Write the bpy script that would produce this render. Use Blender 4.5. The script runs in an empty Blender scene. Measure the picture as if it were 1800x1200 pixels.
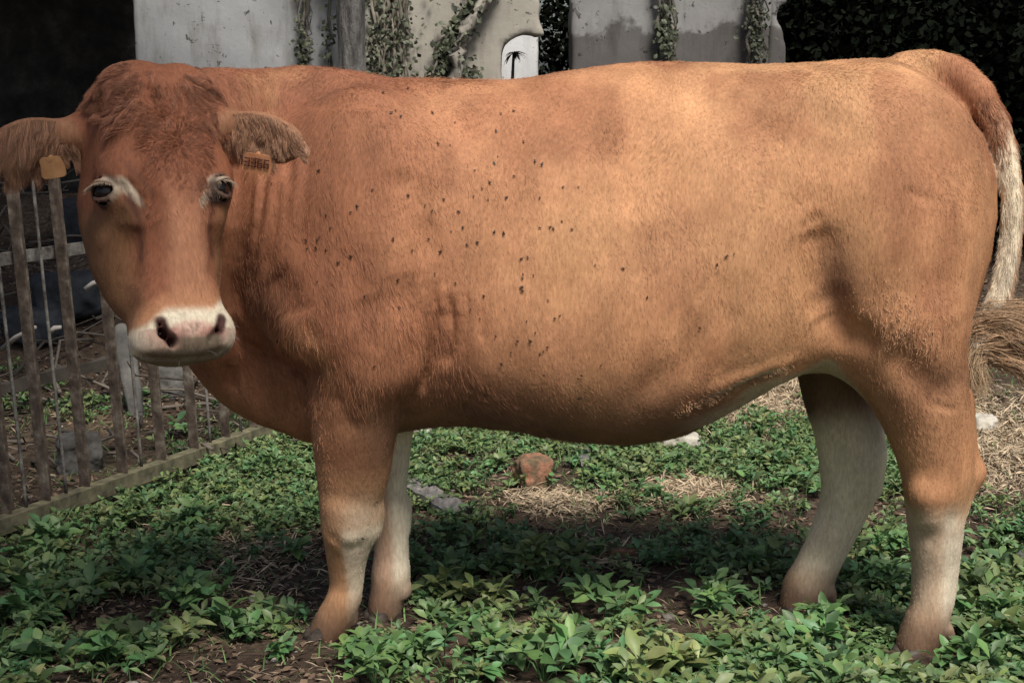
import bpy, math, random
import numpy as np
from mathutils import Vector, Matrix

rng = np.random.default_rng(7)
random.seed(7)
sc = bpy.context.scene
C = sc.collection
R = math.radians

# ------------------------------------------------------------------ camera
F = 2660.0                       # focal length in photo pixels (1800 wide)
CAMZ = 1.34
PITCH = math.atan(450.0 / F)
cam_d = bpy.data.cameras.new('camera')
cam = bpy.data.objects.new('camera', cam_d)
C.objects.link(cam)
cam.location = (0, 0, CAMZ)
cam.rotation_euler = (math.pi / 2 - PITCH, 0, 0)
cam_d.sensor_width = 36.0
cam_d.lens = 36.0 * F / 1800.0
cam_d.clip_end = 600
cam_d.clip_start = 0.05
sc.camera = cam

# ------------------------------------------------------------------ world and sun
SUN_EL, SUN_AZ = 56.0, 20.0     # azimuth: degrees from -Y (behind camera) towards +X
w = bpy.data.worlds.new('World')
sc.world = w
w.use_nodes = True
nt = w.node_tree
sky = nt.nodes.new('ShaderNodeTexSky')
sky.sky_type = 'NISHITA'
sky.sun_disc = False
sky.sun_elevation = R(SUN_EL)
sky.sun_rotation = R(180 - SUN_AZ)
sky.air_density = 1.0
sky.dust_density = 3.0
sky.ozone_density = 1.0
bg = nt.nodes['Background']
nt.links.new(sky.outputs[0], bg.inputs[0])
bg.inputs[1].default_value = 0.066
sun_d = bpy.data.lights.new('sun', 'SUN')
sun_d.energy = 3.5
sun_d.angle = R(16)
sun_d.color = (1.0, 0.94, 0.86)
sun = bpy.data.objects.new('sun', sun_d)
C.objects.link(sun)
sd = Vector((math.sin(R(SUN_AZ)) * math.cos(R(SUN_EL)), -math.cos(R(SUN_AZ)) * math.cos(R(SUN_EL)), math.sin(R(SUN_EL))))
sun.rotation_euler = sd.to_track_quat('Z', 'Y').to_euler()
sc.view_settings.view_transform = 'Standard'
sc.view_settings.look = 'None'
sc.view_settings.exposure = 0.47
sc.view_settings.gamma = 1.0
sc.cycles.use_denoising = True
sc.cycles.max_bounces = 6
sc.cycles.diffuse_bounces = 3
sc.cycles.transparent_max_bounces = 4

# ------------------------------------------------------------------ pixel helpers
cp, sp = math.cos(PITCH), math.sin(PITCH)
def ray(px, py):
    u = (px - 900) / F; v = (600 - py) / F
    return np.array([u, cp + v * sp, -sp + v * cp])
def P(px, py, Y):
    d = ray(px, py); t = Y / d[1]
    return np.array([d[0] * t, Y, CAMZ + d[2] * t])
def G(px, py, z=0.0):
    d = ray(px, py); t = (z - CAMZ) / d[2]
    return np.array([d[0] * t, d[1] * t, z])

# ------------------------------------------------------------------ noise
def _h(ix, iy, iz, s):
    n = (ix * 374761393 + iy * 668265263 + iz * 2147483647 + s * 1274126177) & 0xFFFFFFFF
    n = ((n ^ (n >> 13)) * 1274126177) & 0xFFFFFFFF
    n = (n ^ (n >> 16)) & 0xFFFF
    return n.astype(np.float32) / 32767.5 - 1.0
def noise(x, y, z, seed=0):
    x, y, z = np.broadcast_arrays(np.asarray(x, np.float32), np.asarray(y, np.float32), np.asarray(z, np.float32))
    ix = np.floor(x).astype(np.int64); iy = np.floor(y).astype(np.int64); iz = np.floor(z).astype(np.int64)
    fx = x - ix; fy = y - iy; fz = z - iz
    fx = fx * fx * (3 - 2 * fx); fy = fy * fy * (3 - 2 * fy); fz = fz * fz * (3 - 2 * fz)
    r = 0
    for a in (0, 1):
        for b in (0, 1):
            for c in (0, 1):
                wgt = (fx if a else 1 - fx) * (fy if b else 1 - fy) * (fz if c else 1 - fz)
                r = r + wgt * _h(ix + a, iy + b, iz + c, seed)
    return r
def fbm(x, y, z, seed=0, o=3):
    r = 0; a = 1.0; t = 0
    for k in range(o):
        r = r + a * noise(x * 2 ** k, y * 2 ** k, z * 2 ** k, seed + k); t += a; a *= 0.5
    return r / t
def sst(a, b, x):
    t = np.clip((x - a) / (b - a), 0, 1); return t * t * (3 - 2 * t)

# ------------------------------------------------------------------ implicit surfaces
class Field:
    def __init__(s, xs, ys, zs):
        s.xs, s.ys, s.zs = [np.asarray(a, np.float32) for a in (xs, ys, zs)]
        s.f = np.full((len(xs), len(ys), len(zs)), 0.5, np.float32)
    def sub(s, lo, hi, pad):
        sl = []
        for a, l, h in zip((s.xs, s.ys, s.zs), lo, hi):
            i = max(0, int(np.searchsorted(a, l - pad))); j = min(len(a), int(np.searchsorted(a, h + pad)) + 1)
            sl.append(slice(i, max(i, j)))
        sl = tuple(sl)
        return sl, s.xs[sl[0]][:, None, None], s.ys[sl[1]][None, :, None], s.zs[sl[2]][None, None, :]
    def put(s, sl, d, k, op='add'):
        a = s.f[sl]
        if op == 'add':
            h = np.maximum(k - np.abs(a - d), 0) / k
            s.f[sl] = np.minimum(a, d) - h * h * k * 0.25
        elif op == 'cut':
            d = -d
            h = np.maximum(k - np.abs(a - d), 0) / k
            s.f[sl] = np.maximum(a, d) + h * h * k * 0.25
        elif op == 'disp':
            s.f[sl] = a + d
    def cone(s, a, ra, b, rb, k=0.05, op='add', sy=1.0):
        a = np.asarray(a, float); b = np.asarray(b, float); m = max(ra, rb)
        sl, X, Y, Z = s.sub(np.minimum(a, b) - m * max(1, 1 / sy), np.maximum(a, b) + m * max(1, 1 / sy), k + 0.01)
        ba = b - a; L = ba @ ba + 1e-12
        px, py, pz = X - a[0], (Y - a[1]), Z - a[2]
        t = np.clip((px * ba[0] + py * ba[1] + pz * ba[2]) / L, 0, 1)
        d = np.sqrt((px - t * ba[0]) ** 2 + ((py - t * ba[1]) * sy) ** 2 + (pz - t * ba[2]) ** 2) - (ra + t * (rb - ra))
        s.put(sl, d, k, op)
    def chain(s, pts, k=0.05, op='add', sy=1.0):
        if len(pts) > 3:                                   # smooth the run of joints with a spline
            A = np.array([[*p, r] for p, r in pts]); n_ = len(A); out = []
            E = np.vstack([2 * A[0] - A[1], A, 2 * A[-1] - A[-2]])
            for i in range(n_ - 1):
                a0, a1, a2, a3 = E[i:i + 4]
                for t in np.linspace(0, 1, 6)[:-1]:
                    out.append(.5 * (2 * a1 + (a2 - a0) * t + (2 * a0 - 5 * a1 + 4 * a2 - a3) * t ** 2 + (3 * a1 - a0 - 3 * a2 + a3) * t ** 3))
            out.append(A[-1]); pts = [(o[:3], o[3]) for o in out]
        P_ = np.array([p for p, r in pts]); m = max(r for p, r in pts) * max(1, 1 / sy)
        sl, X, Y, Z = s.sub(P_.min(0) - m, P_.max(0) + m, k + 0.01)
        D = np.full((X.size, Y.size, Z.size), 9.0, np.float32); k2 = 0.002
        for (p, r), (q_, u) in zip(pts[:-1], pts[1:]):
            a = np.asarray(p, float); b = np.asarray(q_, float); ba = b - a; L = ba @ ba + 1e-12
            px, py, pz = X - a[0], (Y - a[1]), Z - a[2]
            t = np.clip((px * ba[0] + py * ba[1] + pz * ba[2]) / L, 0, 1)
            d = np.sqrt((px - t * ba[0]) ** 2 + ((py - t * ba[1]) * sy) ** 2 + (pz - t * ba[2]) ** 2) - (r + t * (u - r))
            h = np.maximum(k2 - np.abs(D - d), 0) / k2
            D = (np.minimum(D, d) - h * h * k2 * 0.25).astype(np.float32)
        D = D + k2 * 0.2
        s.put(sl, D, k, op)
    def ell(s, c, r, M=None, k=0.05, op='add'):
        c = np.asarray(c, float); r = np.asarray(r, float); m = r.max()
        sl, X, Y, Z = s.sub(c - m, c + m, k + 0.01)
        x, y, z = X - c[0], Y - c[1], Z - c[2]
        if M is not None:
            M = np.asarray(M, float)
            x, y, z = [M[i, 0] * x + M[i, 1] * y + M[i, 2] * z for i in range(3)]
        k0 = np.sqrt((x / r[0]) ** 2 + (y / r[1]) ** 2 + (z / r[2]) ** 2)
        k1 = np.sqrt((x / r[0] ** 2) ** 2 + (y / r[1] ** 2) ** 2 + (z / r[2] ** 2) ** 2) + 1e-6
        s.put(sl, k0 * (k0 - 1) / k1, k, op)
    def groove(s, pts, depth, wid, wy=None):
        pts = [np.asarray(p, float) for p in pts]
        if len(pts) == 1: pts = [pts[0], pts[0] + 1e-4]
        lo = np.min(pts, 0); hi = np.max(pts, 0)
        sl, X, Y, Z = s.sub(lo - [0, wid * 3, 0], hi + [0, wid * 3, 0], wid * 2.6)
        best = None; ysc = .38 if wid < .018 else 1.0
        cum = 0; segs = []
        for a, b in zip(pts[:-1], pts[1:]):
            segs.append((a, b, cum)); cum += np.linalg.norm(b - a)
        tot = max(cum, 1e-6)
        for a, b, c0 in segs:
            ba = b - a; L = ba @ ba + 1e-12
            px, py, pz = X - a[0], Y - a[1], Z - a[2]
            t = np.clip((px * ba[0] + py * ba[1] + pz * ba[2]) / L, 0, 1)
            d2 = (px - t * ba[0]) ** 2 + (ysc * (py - t * ba[1])) ** 2 + (pz - t * ba[2]) ** 2
            u = (c0 + t * math.sqrt(L)) / tot
            tap = np.clip(np.minimum(u, 1 - u) * 5 + 0.25, 0, 1) if tot > 0.01 else 1.0
            v = np.exp(-d2 / wid ** 2) * tap
            best = v if best is None else np.maximum(best, v)
        s.put(sl, best * depth, 0, 'disp')
    def sample(s, p):
        i = [int(np.clip(np.searchsorted(a, v) - 1, 0, len(a) - 2)) for a, v in zip((s.xs, s.ys, s.zs), p)]
        t = [(v - a[j]) / (a[j + 1] - a[j]) for a, v, j in zip((s.xs, s.ys, s.zs), p, i)]
        c = s.f[i[0]:i[0] + 2, i[1]:i[1] + 2, i[2]:i[2] + 2]
        c = c[0] * (1 - t[0]) + c[1] * t[0]; c = c[0] * (1 - t[1]) + c[1] * t[1]
        return float(c[0] * (1 - t[2]) + c[1] * t[2])
    def hit(s, px, py, y0=None, y1=None):
        y0 = y0 or s.ys[0] + 0.01; y1 = y1 or s.ys[-1] - 0.01
        Y = y0
        while Y < y1:
            if s.sample(P(px, py, Y)) < 0:
                a, b = Y - 0.006, Y
                for _ in range(10):
                    m = (a + b) / 2
                    if s.sample(P(px, py, m)) < 0: b = m
                    else: a = m
                return P(px, py, b)
            Y += 0.006
        return None
    def grad(s, p, e=0.008):
        g = np.array([s.sample(p + d) - s.sample(p - d) for d in np.eye(3) * e])
        return g / (np.linalg.norm(g) + 1e-9)
    def mesh(s, smooth=0):
        f = s.f; ins = f < 0
        n = ins[:-1, :-1, :-1].astype(np.uint8)
        for a in (0, 1):
            for b in (0, 1):
                for c in (0, 1):
                    if a + b + c:
                        n += ins[a:ins.shape[0] - 1 + a, b:ins.shape[1] - 1 + b, c:ins.shape[2] - 1 + c]
        act = (n > 0) & (n < 8)
        I, J, K = np.nonzero(act)
        corners = [(a, b, c) for a in (0, 1) for b in (0, 1) for c in (0, 1)]
        V = np.stack([f[I + a, J + b, K + c] for a, b, c in corners], 1)
        acc = np.zeros((len(I), 3), np.float32); cnt = np.zeros(len(I), np.float32)
        for m, ca in enumerate(corners):
            for q, cb in enumerate(corners):
                if q > m and sum(abs(x - y) for x, y in zip(ca, cb)) == 1:
                    va, vb = V[:, m], V[:, q]
                    cr = (va < 0) != (vb < 0)
                    t = np.where(cr, va / np.where(cr, va - vb, 1), 0)
                    for ax in range(3):
                        acc[:, ax] += np.where(cr, ca[ax] + t * (cb[ax] - ca[ax]), 0)
                    cnt += cr
        acc /= cnt[:, None]
        co = np.empty_like(acc)
        for ax, (arr, idx) in enumerate(((s.xs, I), (s.ys, J), (s.zs, K))):
            co[:, ax] = arr[idx] + acc[:, ax] * (arr[idx + 1] - arr[idx])
        vid = np.full(act.shape, -1, np.int32); vid[I, J, K] = np.arange(len(I))
        quads = []
        e = np.nonzero(ins[:-1, 1:-1, 1:-1] != ins[1:, 1:-1, 1:-1]); i, j, k = e[0], e[1] + 1, e[2] + 1
        q = np.stack([vid[i, j - 1, k - 1], vid[i, j, k - 1], vid[i, j, k], vid[i, j - 1, k]], 1)
        fl = ins[i, j, k]; q[~fl] = q[~fl][:, ::-1]; quads.append(q)
        e = np.nonzero(ins[1:-1, :-1, 1:-1] != ins[1:-1, 1:, 1:-1]); i, j, k = e[0] + 1, e[1], e[2] + 1
        q = np.stack([vid[i - 1, j, k - 1], vid[i - 1, j, k], vid[i, j, k], vid[i, j, k - 1]], 1)
        fl = ins[i, j, k]; q[~fl] = q[~fl][:, ::-1]; quads.append(q)
        e = np.nonzero(ins[1:-1, 1:-1, :-1] != ins[1:-1, 1:-1, 1:]); i, j, k = e[0] + 1, e[1] + 1, e[2]
        q = np.stack([vid[i - 1, j - 1, k], vid[i, j - 1, k], vid[i, j, k], vid[i - 1, j, k]], 1)
        fl = ins[i, j, k]; q[~fl] = q[~fl][:, ::-1]; quads.append(q)
        Q = np.concatenate(quads)
        Q = Q[(Q >= 0).all(1)]
        for _ in range(smooth):
            ed = np.concatenate([Q[:, [0, 1]], Q[:, [1, 2]], Q[:, [2, 3]], Q[:, [3, 0]]])
            sm = np.zeros_like(co, dtype=np.float64); ct = np.bincount(ed[:, 0], minlength=len(co)).astype(float)
            for ax in range(3): sm[:, ax] = np.bincount(ed[:, 0], weights=co[ed[:, 1], ax], minlength=len(co))
            ok = ct > 0
            co[ok] = 0.5 * co[ok] + 0.5 * (sm[ok] / ct[ok, None])
        return co, Q

def vert_normals(co, Q):
    a = co[Q[:, 2]] - co[Q[:, 0]]; b = co[Q[:, 3 if Q.shape[1] == 4 else 1]] - co[Q[:, 1 if Q.shape[1] == 4 else 0]]
    fn = np.cross(a, b)
    if Q.shape[1] == 3: fn = -np.cross(co[Q[:, 2]] - co[Q[:, 0]], co[Q[:, 1]] - co[Q[:, 0]])
    n = np.zeros((len(co), 3))
    for c in range(Q.shape[1]):
        for ax in range(3): n[:, ax] += np.bincount(Q[:, c], weights=fn[:, ax], minlength=len(co))
    return n / (np.linalg.norm(n, axis=1)[:, None] + 1e-12)

# ------------------------------------------------------------------ mesh helpers
def mesh_obj(name, co, faces, mat=None, parent=None, col=None, smooth=True, colname='tint'):
    """faces: (N,3|4) array or a list of arrays"""
    me = bpy.data.meshes.new(name)
    co = np.asarray(co, np.float32)
    if not isinstance(faces, list): faces = [faces]
    faces = [np.asarray(f, np.int32) for f in faces if len(f)]
    me.vertices.add(len(co)); me.vertices.foreach_set('co', co.ravel())
    nl = sum(f.size for f in faces); nf = sum(len(f) for f in faces)
    me.loops.add(nl); me.polygons.add(nf)
    me.loops.foreach_set('vertex_index', np.concatenate([f.ravel() for f in faces]))
    starts = []; o = 0
    for f in faces:
        starts.append(o + np.arange(len(f)) * f.shape[1]); o += f.size
    me.polygons.foreach_set('loop_start', np.concatenate(starts).astype(np.int32))
    me.update(calc_edges=True); me.validate()
    me.polygons.foreach_set('use_smooth', np.full(len(me.polygons), smooth))
    if col is not None:
        at = me.color_attributes.new(colname, 'FLOAT_COLOR', 'POINT')
        c4 = np.ones((len(co), 4), np.float32); c4[:, :3] = col
        at.data.foreach_set('color', c4.ravel())
    o_ = bpy.data.objects.new(name, me)
    C.objects.link(o_)
    if mat: me.materials.append(mat)
    if parent: o_.parent = parent
    return o_
def empty(name, loc=(0, 0, 0), rz=0):
    o = bpy.data.objects.new(name, None); C.objects.link(o)
    o.location = loc; o.rotation_euler = (0, 0, rz); o.empty_display_size = 0.1
    return o
def tag(o, label=None, cat=None, group=None, kind=None):
    if label: o['label'] = label
    if cat: o['category'] = cat
    if group: o['group'] = group
    if kind: o['kind'] = kind
    return o
class MB:
    def __init__(s): s.v = []; s.f4 = []; s.f3 = []; s.n = 0; s.c = []
    def add(s, v, f4=None, f3=None, c=None):
        v = np.asarray(v, float)
        if f4 is not None and len(f4): s.f4.append(np.asarray(f4) + s.n)
        if f3 is not None and len(f3): s.f3.append(np.asarray(f3) + s.n)
        s.v.append(v); s.n += len(v)
        s.c.append(np.tile(np.asarray(c if c is not None else (1, 1, 1), float), (len(v), 1)) if c is None or np.ndim(c) == 1 else np.asarray(c))
    def box(s, o, ax, ay, az, c=None):
        """box centred at o with half vectors ax, ay, az"""
        o, ax, ay, az = [np.asarray(q, float) for q in (o, ax, ay, az)]
        v = [o + i * ax + j * ay + k * az for i in (-1, 1) for j in (-1, 1) for k in (-1, 1)]
        s.add(v, [[0, 1, 3, 2], [4, 6, 7, 5], [0, 4, 5, 1], [2, 3, 7, 6], [0, 2, 6, 4], [1, 5, 7, 3]], c=c)
    def tube(s, pts, rad, n=8, c=None, cap=True, jit=0):
        pts = np.asarray(pts, float); rad = np.broadcast_to(rad, (len(pts),))
        T = np.gradient(pts, axis=0); T /= np.linalg.norm(T, axis=1)[:, None] + 1e-9
        up = np.array([0.31, 0.2, 0.93]); 
        A = np.cross(T, up); A /= np.linalg.norm(A, axis=1)[:, None] + 1e-9; B = np.cross(T, A)
        th = np.linspace(0, 2 * np.pi, n, endpoint=False)
        rr = rad[:, None] * (1 + jit * rng.normal(size=(len(pts), n)))
        v = pts[:, None] + (A[:, None] * np.cos(th)[None, :, None] + B[:, None] * np.sin(th)[None, :, None]) * rr[:, :, None]
        f = []
        for i in range(len(pts) - 1):
            for j in range(n):
                f.append([i * n + j, i * n + (j + 1) % n, (i + 1) * n + (j + 1) % n, (i + 1) * n + j])
        vv = v.reshape(-1, 3); f3 = []
        if cap:
            vv = np.vstack([vv, pts[0], pts[-1]]); a, b = len(vv) - 2, len(vv) - 1; m = (len(pts) - 1) * n
            for j in range(n):
                f3.append([a, (j + 1) % n, j]); f3.append([b, m + j, m + (j + 1) % n])
        s.add(vv, f, f3, c=c)
    def build(s, name, mat=None, parent=None, smooth=True):
        v = np.vstack(s.v); fs = []
        if s.f4: fs.append(np.vstack(s.f4))
        if s.f3: fs.append(np.vstack(s.f3))
        return mesh_obj(name, v, fs, mat, parent, np.vstack(s.c), smooth)

# ------------------------------------------------------------------ materials
def new_mat(name, rough=0.8, spec=0.3):
    m = bpy.data.materials.new(name); m.use_nodes = True
    b = m.node_tree.nodes['Principled BSDF']
    b.inputs['Roughness'].default_value = rough
    b.inputs['Specular IOR Level'].default_value = spec
    return m, m.node_tree, b
def N(nt, t, **kw):
    n = nt.nodes.new(t)
    for k, v in kw.items():
        if k in n.inputs.keys() if isinstance(k, str) else False: n.inputs[k].default_value = v
        else: setattr(n, k, v)
    return n
def ramp(nt, fac, stops):
    n = nt.nodes.new('ShaderNodeValToRGB'); e = n.color_ramp.elements
    while len(e) < len(stops): e.new(0.5)
    for q, (p, c) in zip(e, stops): q.position = p; q.color = (*c, 1) if len(c) == 3 else c
    nt.links.new(fac, n.inputs[0]); return n.outputs[0]
def tex(nt, scale, detail=4, rough=0.55, vec=None, dist=0.0, kind='noise', mapscale=None, coord='Object'):
    if vec is None:
        tc = nt.nodes.new('ShaderNodeTexCoord'); vec = tc.outputs[coord]
    if mapscale:
        mp = nt.nodes.new('ShaderNodeMapping'); mp.inputs['Scale'].default_value = mapscale
        nt.links.new(vec, mp.inputs[0]); vec = mp.outputs[0]
    if kind == 'noise':
        n = nt.nodes.new('ShaderNodeTexNoise'); n.inputs['Detail'].default_value = detail
        n.inputs['Roughness'].default_value = rough; n.inputs['Distortion'].default_value = dist
    else:
        n = nt.nodes.new('ShaderNodeTexVoronoi')
    n.inputs['Scale'].default_value = scale
    nt.links.new(vec, n.inputs['Vector'])
    return n.outputs['Fac'] if kind == 'noise' else n.outputs['Distance']
def mixc(nt, fac, a, b, mode='MIX'):
    n = nt.nodes.new('ShaderNodeMix'); n.data_type = 'RGBA'; n.blend_type = mode
    for s, v in ((n.inputs[0], fac), (n.inputs[6], a), (n.inputs[7], b)):
        if hasattr(v, 'is_linked') or hasattr(v, 'links'): nt.links.new(v, s)
        elif isinstance(v, (int, float)): s.default_value = v
        else: s.default_value = (*v, 1)
    return n.outputs[2]
def bump(nt, b, h, strength=0.5, dist=0.01, prev=None):
    n = nt.nodes.new('ShaderNodeBump'); n.inputs['Strength'].default_value = strength; n.inputs['Distance'].default_value = dist
    nt.links.new(h, n.inputs['Height'])
    if prev is not None: nt.links.new(prev, n.inputs['Normal'])
    nt.links.new(n.outputs[0], b.inputs['Normal']); return n.outputs[0]
def attr(nt, name='tint'):
    n = nt.nodes.new('ShaderNodeAttribute'); n.attribute_name = name; return n.outputs['Color']

# coat
m_coat, t_, b_ = new_mat('coat_skin', 0.75, 0.2)
col = attr(t_)
v1 = ramp(t_, tex(t_, 1.0, 3, 0.6, mapscale=(160, 160, 45)), [(0.3, (0.8, 0.78, 0.76)), (0.7, (1.15, 1.15, 1.15))])
v2 = ramp(t_, tex(t_, 9, 4, 0.6), [(0.3, (0.86, 0.84, 0.82)), (0.7, (1.1, 1.1, 1.1))])
c_ = mixc(t_, 1.0, col, v1, 'MULTIPLY'); c_ = mixc(t_, 1.0, c_, v2, 'MULTIPLY')
t_.links.new(c_, b_.inputs['Base Color'])
bump(t_, b_, tex(t_, 1.0, 3, 0.6, mapscale=(150, 150, 50)), 0.35, 0.004)
# hair curves
m_hair, t_, b_ = new_mat('coat_hair', 0.55, 0.35)
t_.links.new(attr(t_), b_.inputs['Base Color'])
def leafmat(name, rough=0.5, trans=0.25):
    m, t, b = new_mat(name, rough, 0.35)
    c = attr(t)
    c = mixc(t, 1.0, c, ramp(t, tex(t, 30, 2), [(0.3, (0.8, 0.8, 0.8)), (0.7, (1.15, 1.15, 1.15))]), 'MULTIPLY')
    t.links.new(c, b.inputs['Base Color'])
    if trans:
        tr = t.nodes.new('ShaderNodeBsdfTranslucent'); t.links.new(c, tr.inputs[0])
        mx = t.nodes.new('ShaderNodeMixShader'); mx.inputs[0].default_value = trans
        t.links.new(b.outputs[0], mx.inputs[1]); t.links.new(tr.outputs[0], mx.inputs[2])
        t.links.new(mx.outputs[0], t.nodes['Material Output'].inputs[0])
    return m
m_leaf = leafmat('weed_leaf', 0.45)
m_ivy = leafmat('ivy_leaf', 0.5, 0.15)
m_dark = leafmat('shade_leaf', 0.9, 0.0)
m_dark.node_tree.nodes['Principled BSDF'].inputs['Specular IOR Level'].default_value = 0.08
m_litter = leafmat('litter', 0.8, 0.0)
m_stick = leafmat('stick_bark', 0.85, 0.0)
# ground
m_ground, t_, b_ = new_mat('soil', 0.95, 0.15)
n1 = tex(t_, 2.2, 5, 0.6); n2 = tex(t_, 38, 4, 0.7)
c_ = ramp(t_, n1, [(0.35, (0.045, 0.033, 0.026)), (0.55, (0.085, 0.062, 0.045)), (0.7, (0.16, 0.12, 0.085))])
c_ = mixc(t_, 1.0, c_, ramp(t_, n2, [(0.3, (0.45, 0.43, 0.42)), (0.7, (1.5, 1.45, 1.4))]), 'MULTIPLY')
t_.links.new(c_, b_.inputs['Base Color'])
bump(t_, b_, n2, 0.9, 0.02)
# plaster
def plaster(name, c1, c2, stain, band=None):
    m, t, b = new_mat(name, 0.9, 0.2)
    c = ramp(t, tex(t, 1.6, 6, 0.62), [(0.35, c2), (0.6, c1)])
    st = ramp(t, tex(t, 1.0, 6, 0.7, mapscale=(7, 7, 1.6)), [(0.50, (0, 0, 0)), (0.72, (1, 1, 1))])
    c = mixc(t, st, c, stain)
    sp_ = ramp(t, tex(t, 14, 3, 0.8, dist=0.5), [(0.62, (0, 0, 0)), (0.68, (1, 1, 1))])
    c = mixc(t, sp_, c, tuple(x * 0.45 for x in stain))
    if band:
        geo = t.nodes.new('ShaderNodeNewGeometry'); sx = t.nodes.new('ShaderNodeSeparateXYZ'); t.links.new(geo.outputs['Position'], sx.inputs[0])
        ad = t.nodes.new('ShaderNodeMath'); ad.operation = 'MULTIPLY_ADD'; ad.inputs[1].default_value = 0.5
        t.links.new(tex(t, 3.5, 5, 0.65), ad.inputs[0]); t.links.new(sx.outputs[2], ad.inputs[2])
        bb = ramp(t, ad.outputs[0], [(0, (1, 1, 1)), (1, (1, 1, 1))])
        mr = t.nodes.new('ShaderNodeMapRange'); mr.inputs[1].default_value = band + 0.25; mr.inputs[2].default_value = band + 0.29
        mr.inputs[3].default_value = 1; mr.inputs[4].default_value = 0
        t.links.new(ad.outputs[0], mr.inputs[0])
        c = mixc(t, mr.outputs[0], c, mixc(t, 1.0, c, (0.45, 0.43, 0.42), 'MULTIPLY'))
    t.links.new(c, b.inputs['Base Color'])
    bump(t, b, tex(t, 22, 5, 0.7), 0.3, 0.01)
    return m
m_pl1 = plaster('plaster_pale', (0.36, 0.37, 0.38), (0.30, 0.31, 0.32), (0.21, 0.205, 0.19))
m_pl2 = plaster('plaster_cream', (0.38, 0.36, 0.31), (0.31, 0.29, 0.25), (0.21, 0.19, 0.165))
m_pl3 = plaster('plaster_grey', (0.27, 0.27, 0.265), (0.215, 0.21, 0.205), (0.15, 0.145, 0.14), band=1.66)
m_pl4 = plaster('plaster_white', (0.72, 0.73, 0.74), (0.66, 0.67, 0.68), (0.56, 0.56, 0.56))
def simple(name, stops, scale=12, rough=0.85, bs=0.6, bd=0.01, spec=0.25, ms=None, det=5, metal=0, bscale=None):
    m, t, b = new_mat(name, rough, spec)
    n = tex(t, scale, det, 0.65, mapscale=ms)
    t.links.new(ramp(t, n, stops), b.inputs['Base Color'])
    b.inputs['Metallic'].default_value = metal
    bump(t, b, tex(t, bscale or scale * 2, 5, 0.7, mapscale=ms), bs, bd)
    return m
m_rust = simple('rusty_iron', [(0.3, (0.035, 0.025, 0.02)), (0.5, (0.10, 0.075, 0.058)), (0.62, (0.17, 0.14, 0.11)), (0.75, (0.30, 0.28, 0.22))], 22, 0.85, 0.6, 0.004)
m_rail = simple('mossy_iron', [(0.3, (0.05, 0.045, 0.03)), (0.5, (0.13, 0.12, 0.075)), (0.68, (0.22, 0.20, 0.12)), (0.8, (0.3, 0.28, 0.2))], 18, 0.9, 0.6, 0.004)
m_rod = simple('grey_iron', [(0.35, (0.06, 0.05, 0.045)), (0.6, (0.2, 0.19, 0.17)), (0.75, (0.34, 0.33, 0.3))], 30, 0.85, 0.5, 0.003)
m_wood = simple('weathered_wood', [(0.3, (0.07, 0.065, 0.06)), (0.55, (0.17, 0.16, 0.15)), (0.75, (0.27, 0.255, 0.24))], 1.0, 0.9, 0.7, 0.004, ms=(60, 12, 60))
m_bark = simple('grey_bark', [(0.35, (0.05, 0.047, 0.045)), (0.5, (0.13, 0.125, 0.12)), (0.7, (0.22, 0.21, 0.2))], 1.0, 0.95, 1.0, 0.03, ms=(16, 16, 4))
m_stone = simple('grey_stone', [(0.3, (0.06, 0.058, 0.055)), (0.55, (0.12, 0.115, 0.105)), (0.8, (0.22, 0.21, 0.19))], 9, 0.9, 0.6, 0.01)
m_blue = simple('dark_slate', [(0.3, (0.018, 0.02, 0.024)), (0.6, (0.04, 0.044, 0.05)), (0.8, (0.07, 0.07, 0.07))], 7, 0.9, 0.6, 0.01)
m_pale = simple('pale_limestone', [(0.3, (0.32, 0.29, 0.23)), (0.6, (0.5, 0.47, 0.4)), (0.8, (0.6, 0.57, 0.5))], 12, 0.9, 0.6, 0.01)
m_brick = simple('broken_brick', [(0.34, (0.07, 0.07, 0.035)), (0.46, (0.16, 0.11, 0.07)), (0.56, (0.30, 0.14, 0.085)), (0.72, (0.42, 0.30, 0.21))], 16, 0.95, 0.8, 0.01)
m_darkstone = simple('shed_stone', [(0.3, (0.03, 0.03, 0.03)), (0.55, (0.065, 0.06, 0.055)), (0.8, (0.14, 0.135, 0.12))], 6, 0.95, 0.9, 0.04)
m_roof = simple('old_roof_board', [(0.3, (0.03, 0.025, 0.02)), (0.7, (0.07, 0.06, 0.05))], 8, 0.9, 0.5, 0.01)
m_horn, t_, b_ = new_mat('hoof_horn', 0.55, 0.4)
t_.links.new(ramp(t_, tex(t_, 1, 3, mapscale=(30, 30, 120)), [(0.3, (0.03, 0.022, 0.018)), (0.7, (0.09, 0.07, 0.055))]), b_.inputs['Base Color'])
m_eye, t_, b_ = new_mat('eyeball', 0.10, 0.35)
b_.inputs['Base Color'].default_value = (0.012, 0.008, 0.007, 1)

m_tagp, t_, b_ = new_mat('tag_plastic', 0.5, 0.4)
t_.links.new(ramp(t_, tex(t_, 40, 3), [(0.3, (0.42, 0.17, 0.08)), (0.7, (0.58, 0.27, 0.13))]), b_.inputs['Base Color'])
m_tagy, t_, b_ = new_mat('tag_plastic_worn', 0.5, 0.4)
t_.links.new(ramp(t_, tex(t_, 40, 3), [(0.3, (0.40, 0.20, 0.085)), (0.7, (0.56, 0.31, 0.14))]), b_.inputs['Base Color'])
m_ink, t_, b_ = new_mat('tag_ink', 0.6, 0.3); b_.inputs['Base Color'].default_value = (0.10, 0.03, 0.02, 1)
m_fly, t_, b_ = new_mat('fly_black', 0.4, 0.4); b_.inputs['Base Color'].default_value = (0.012, 0.010, 0.010, 1)

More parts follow.
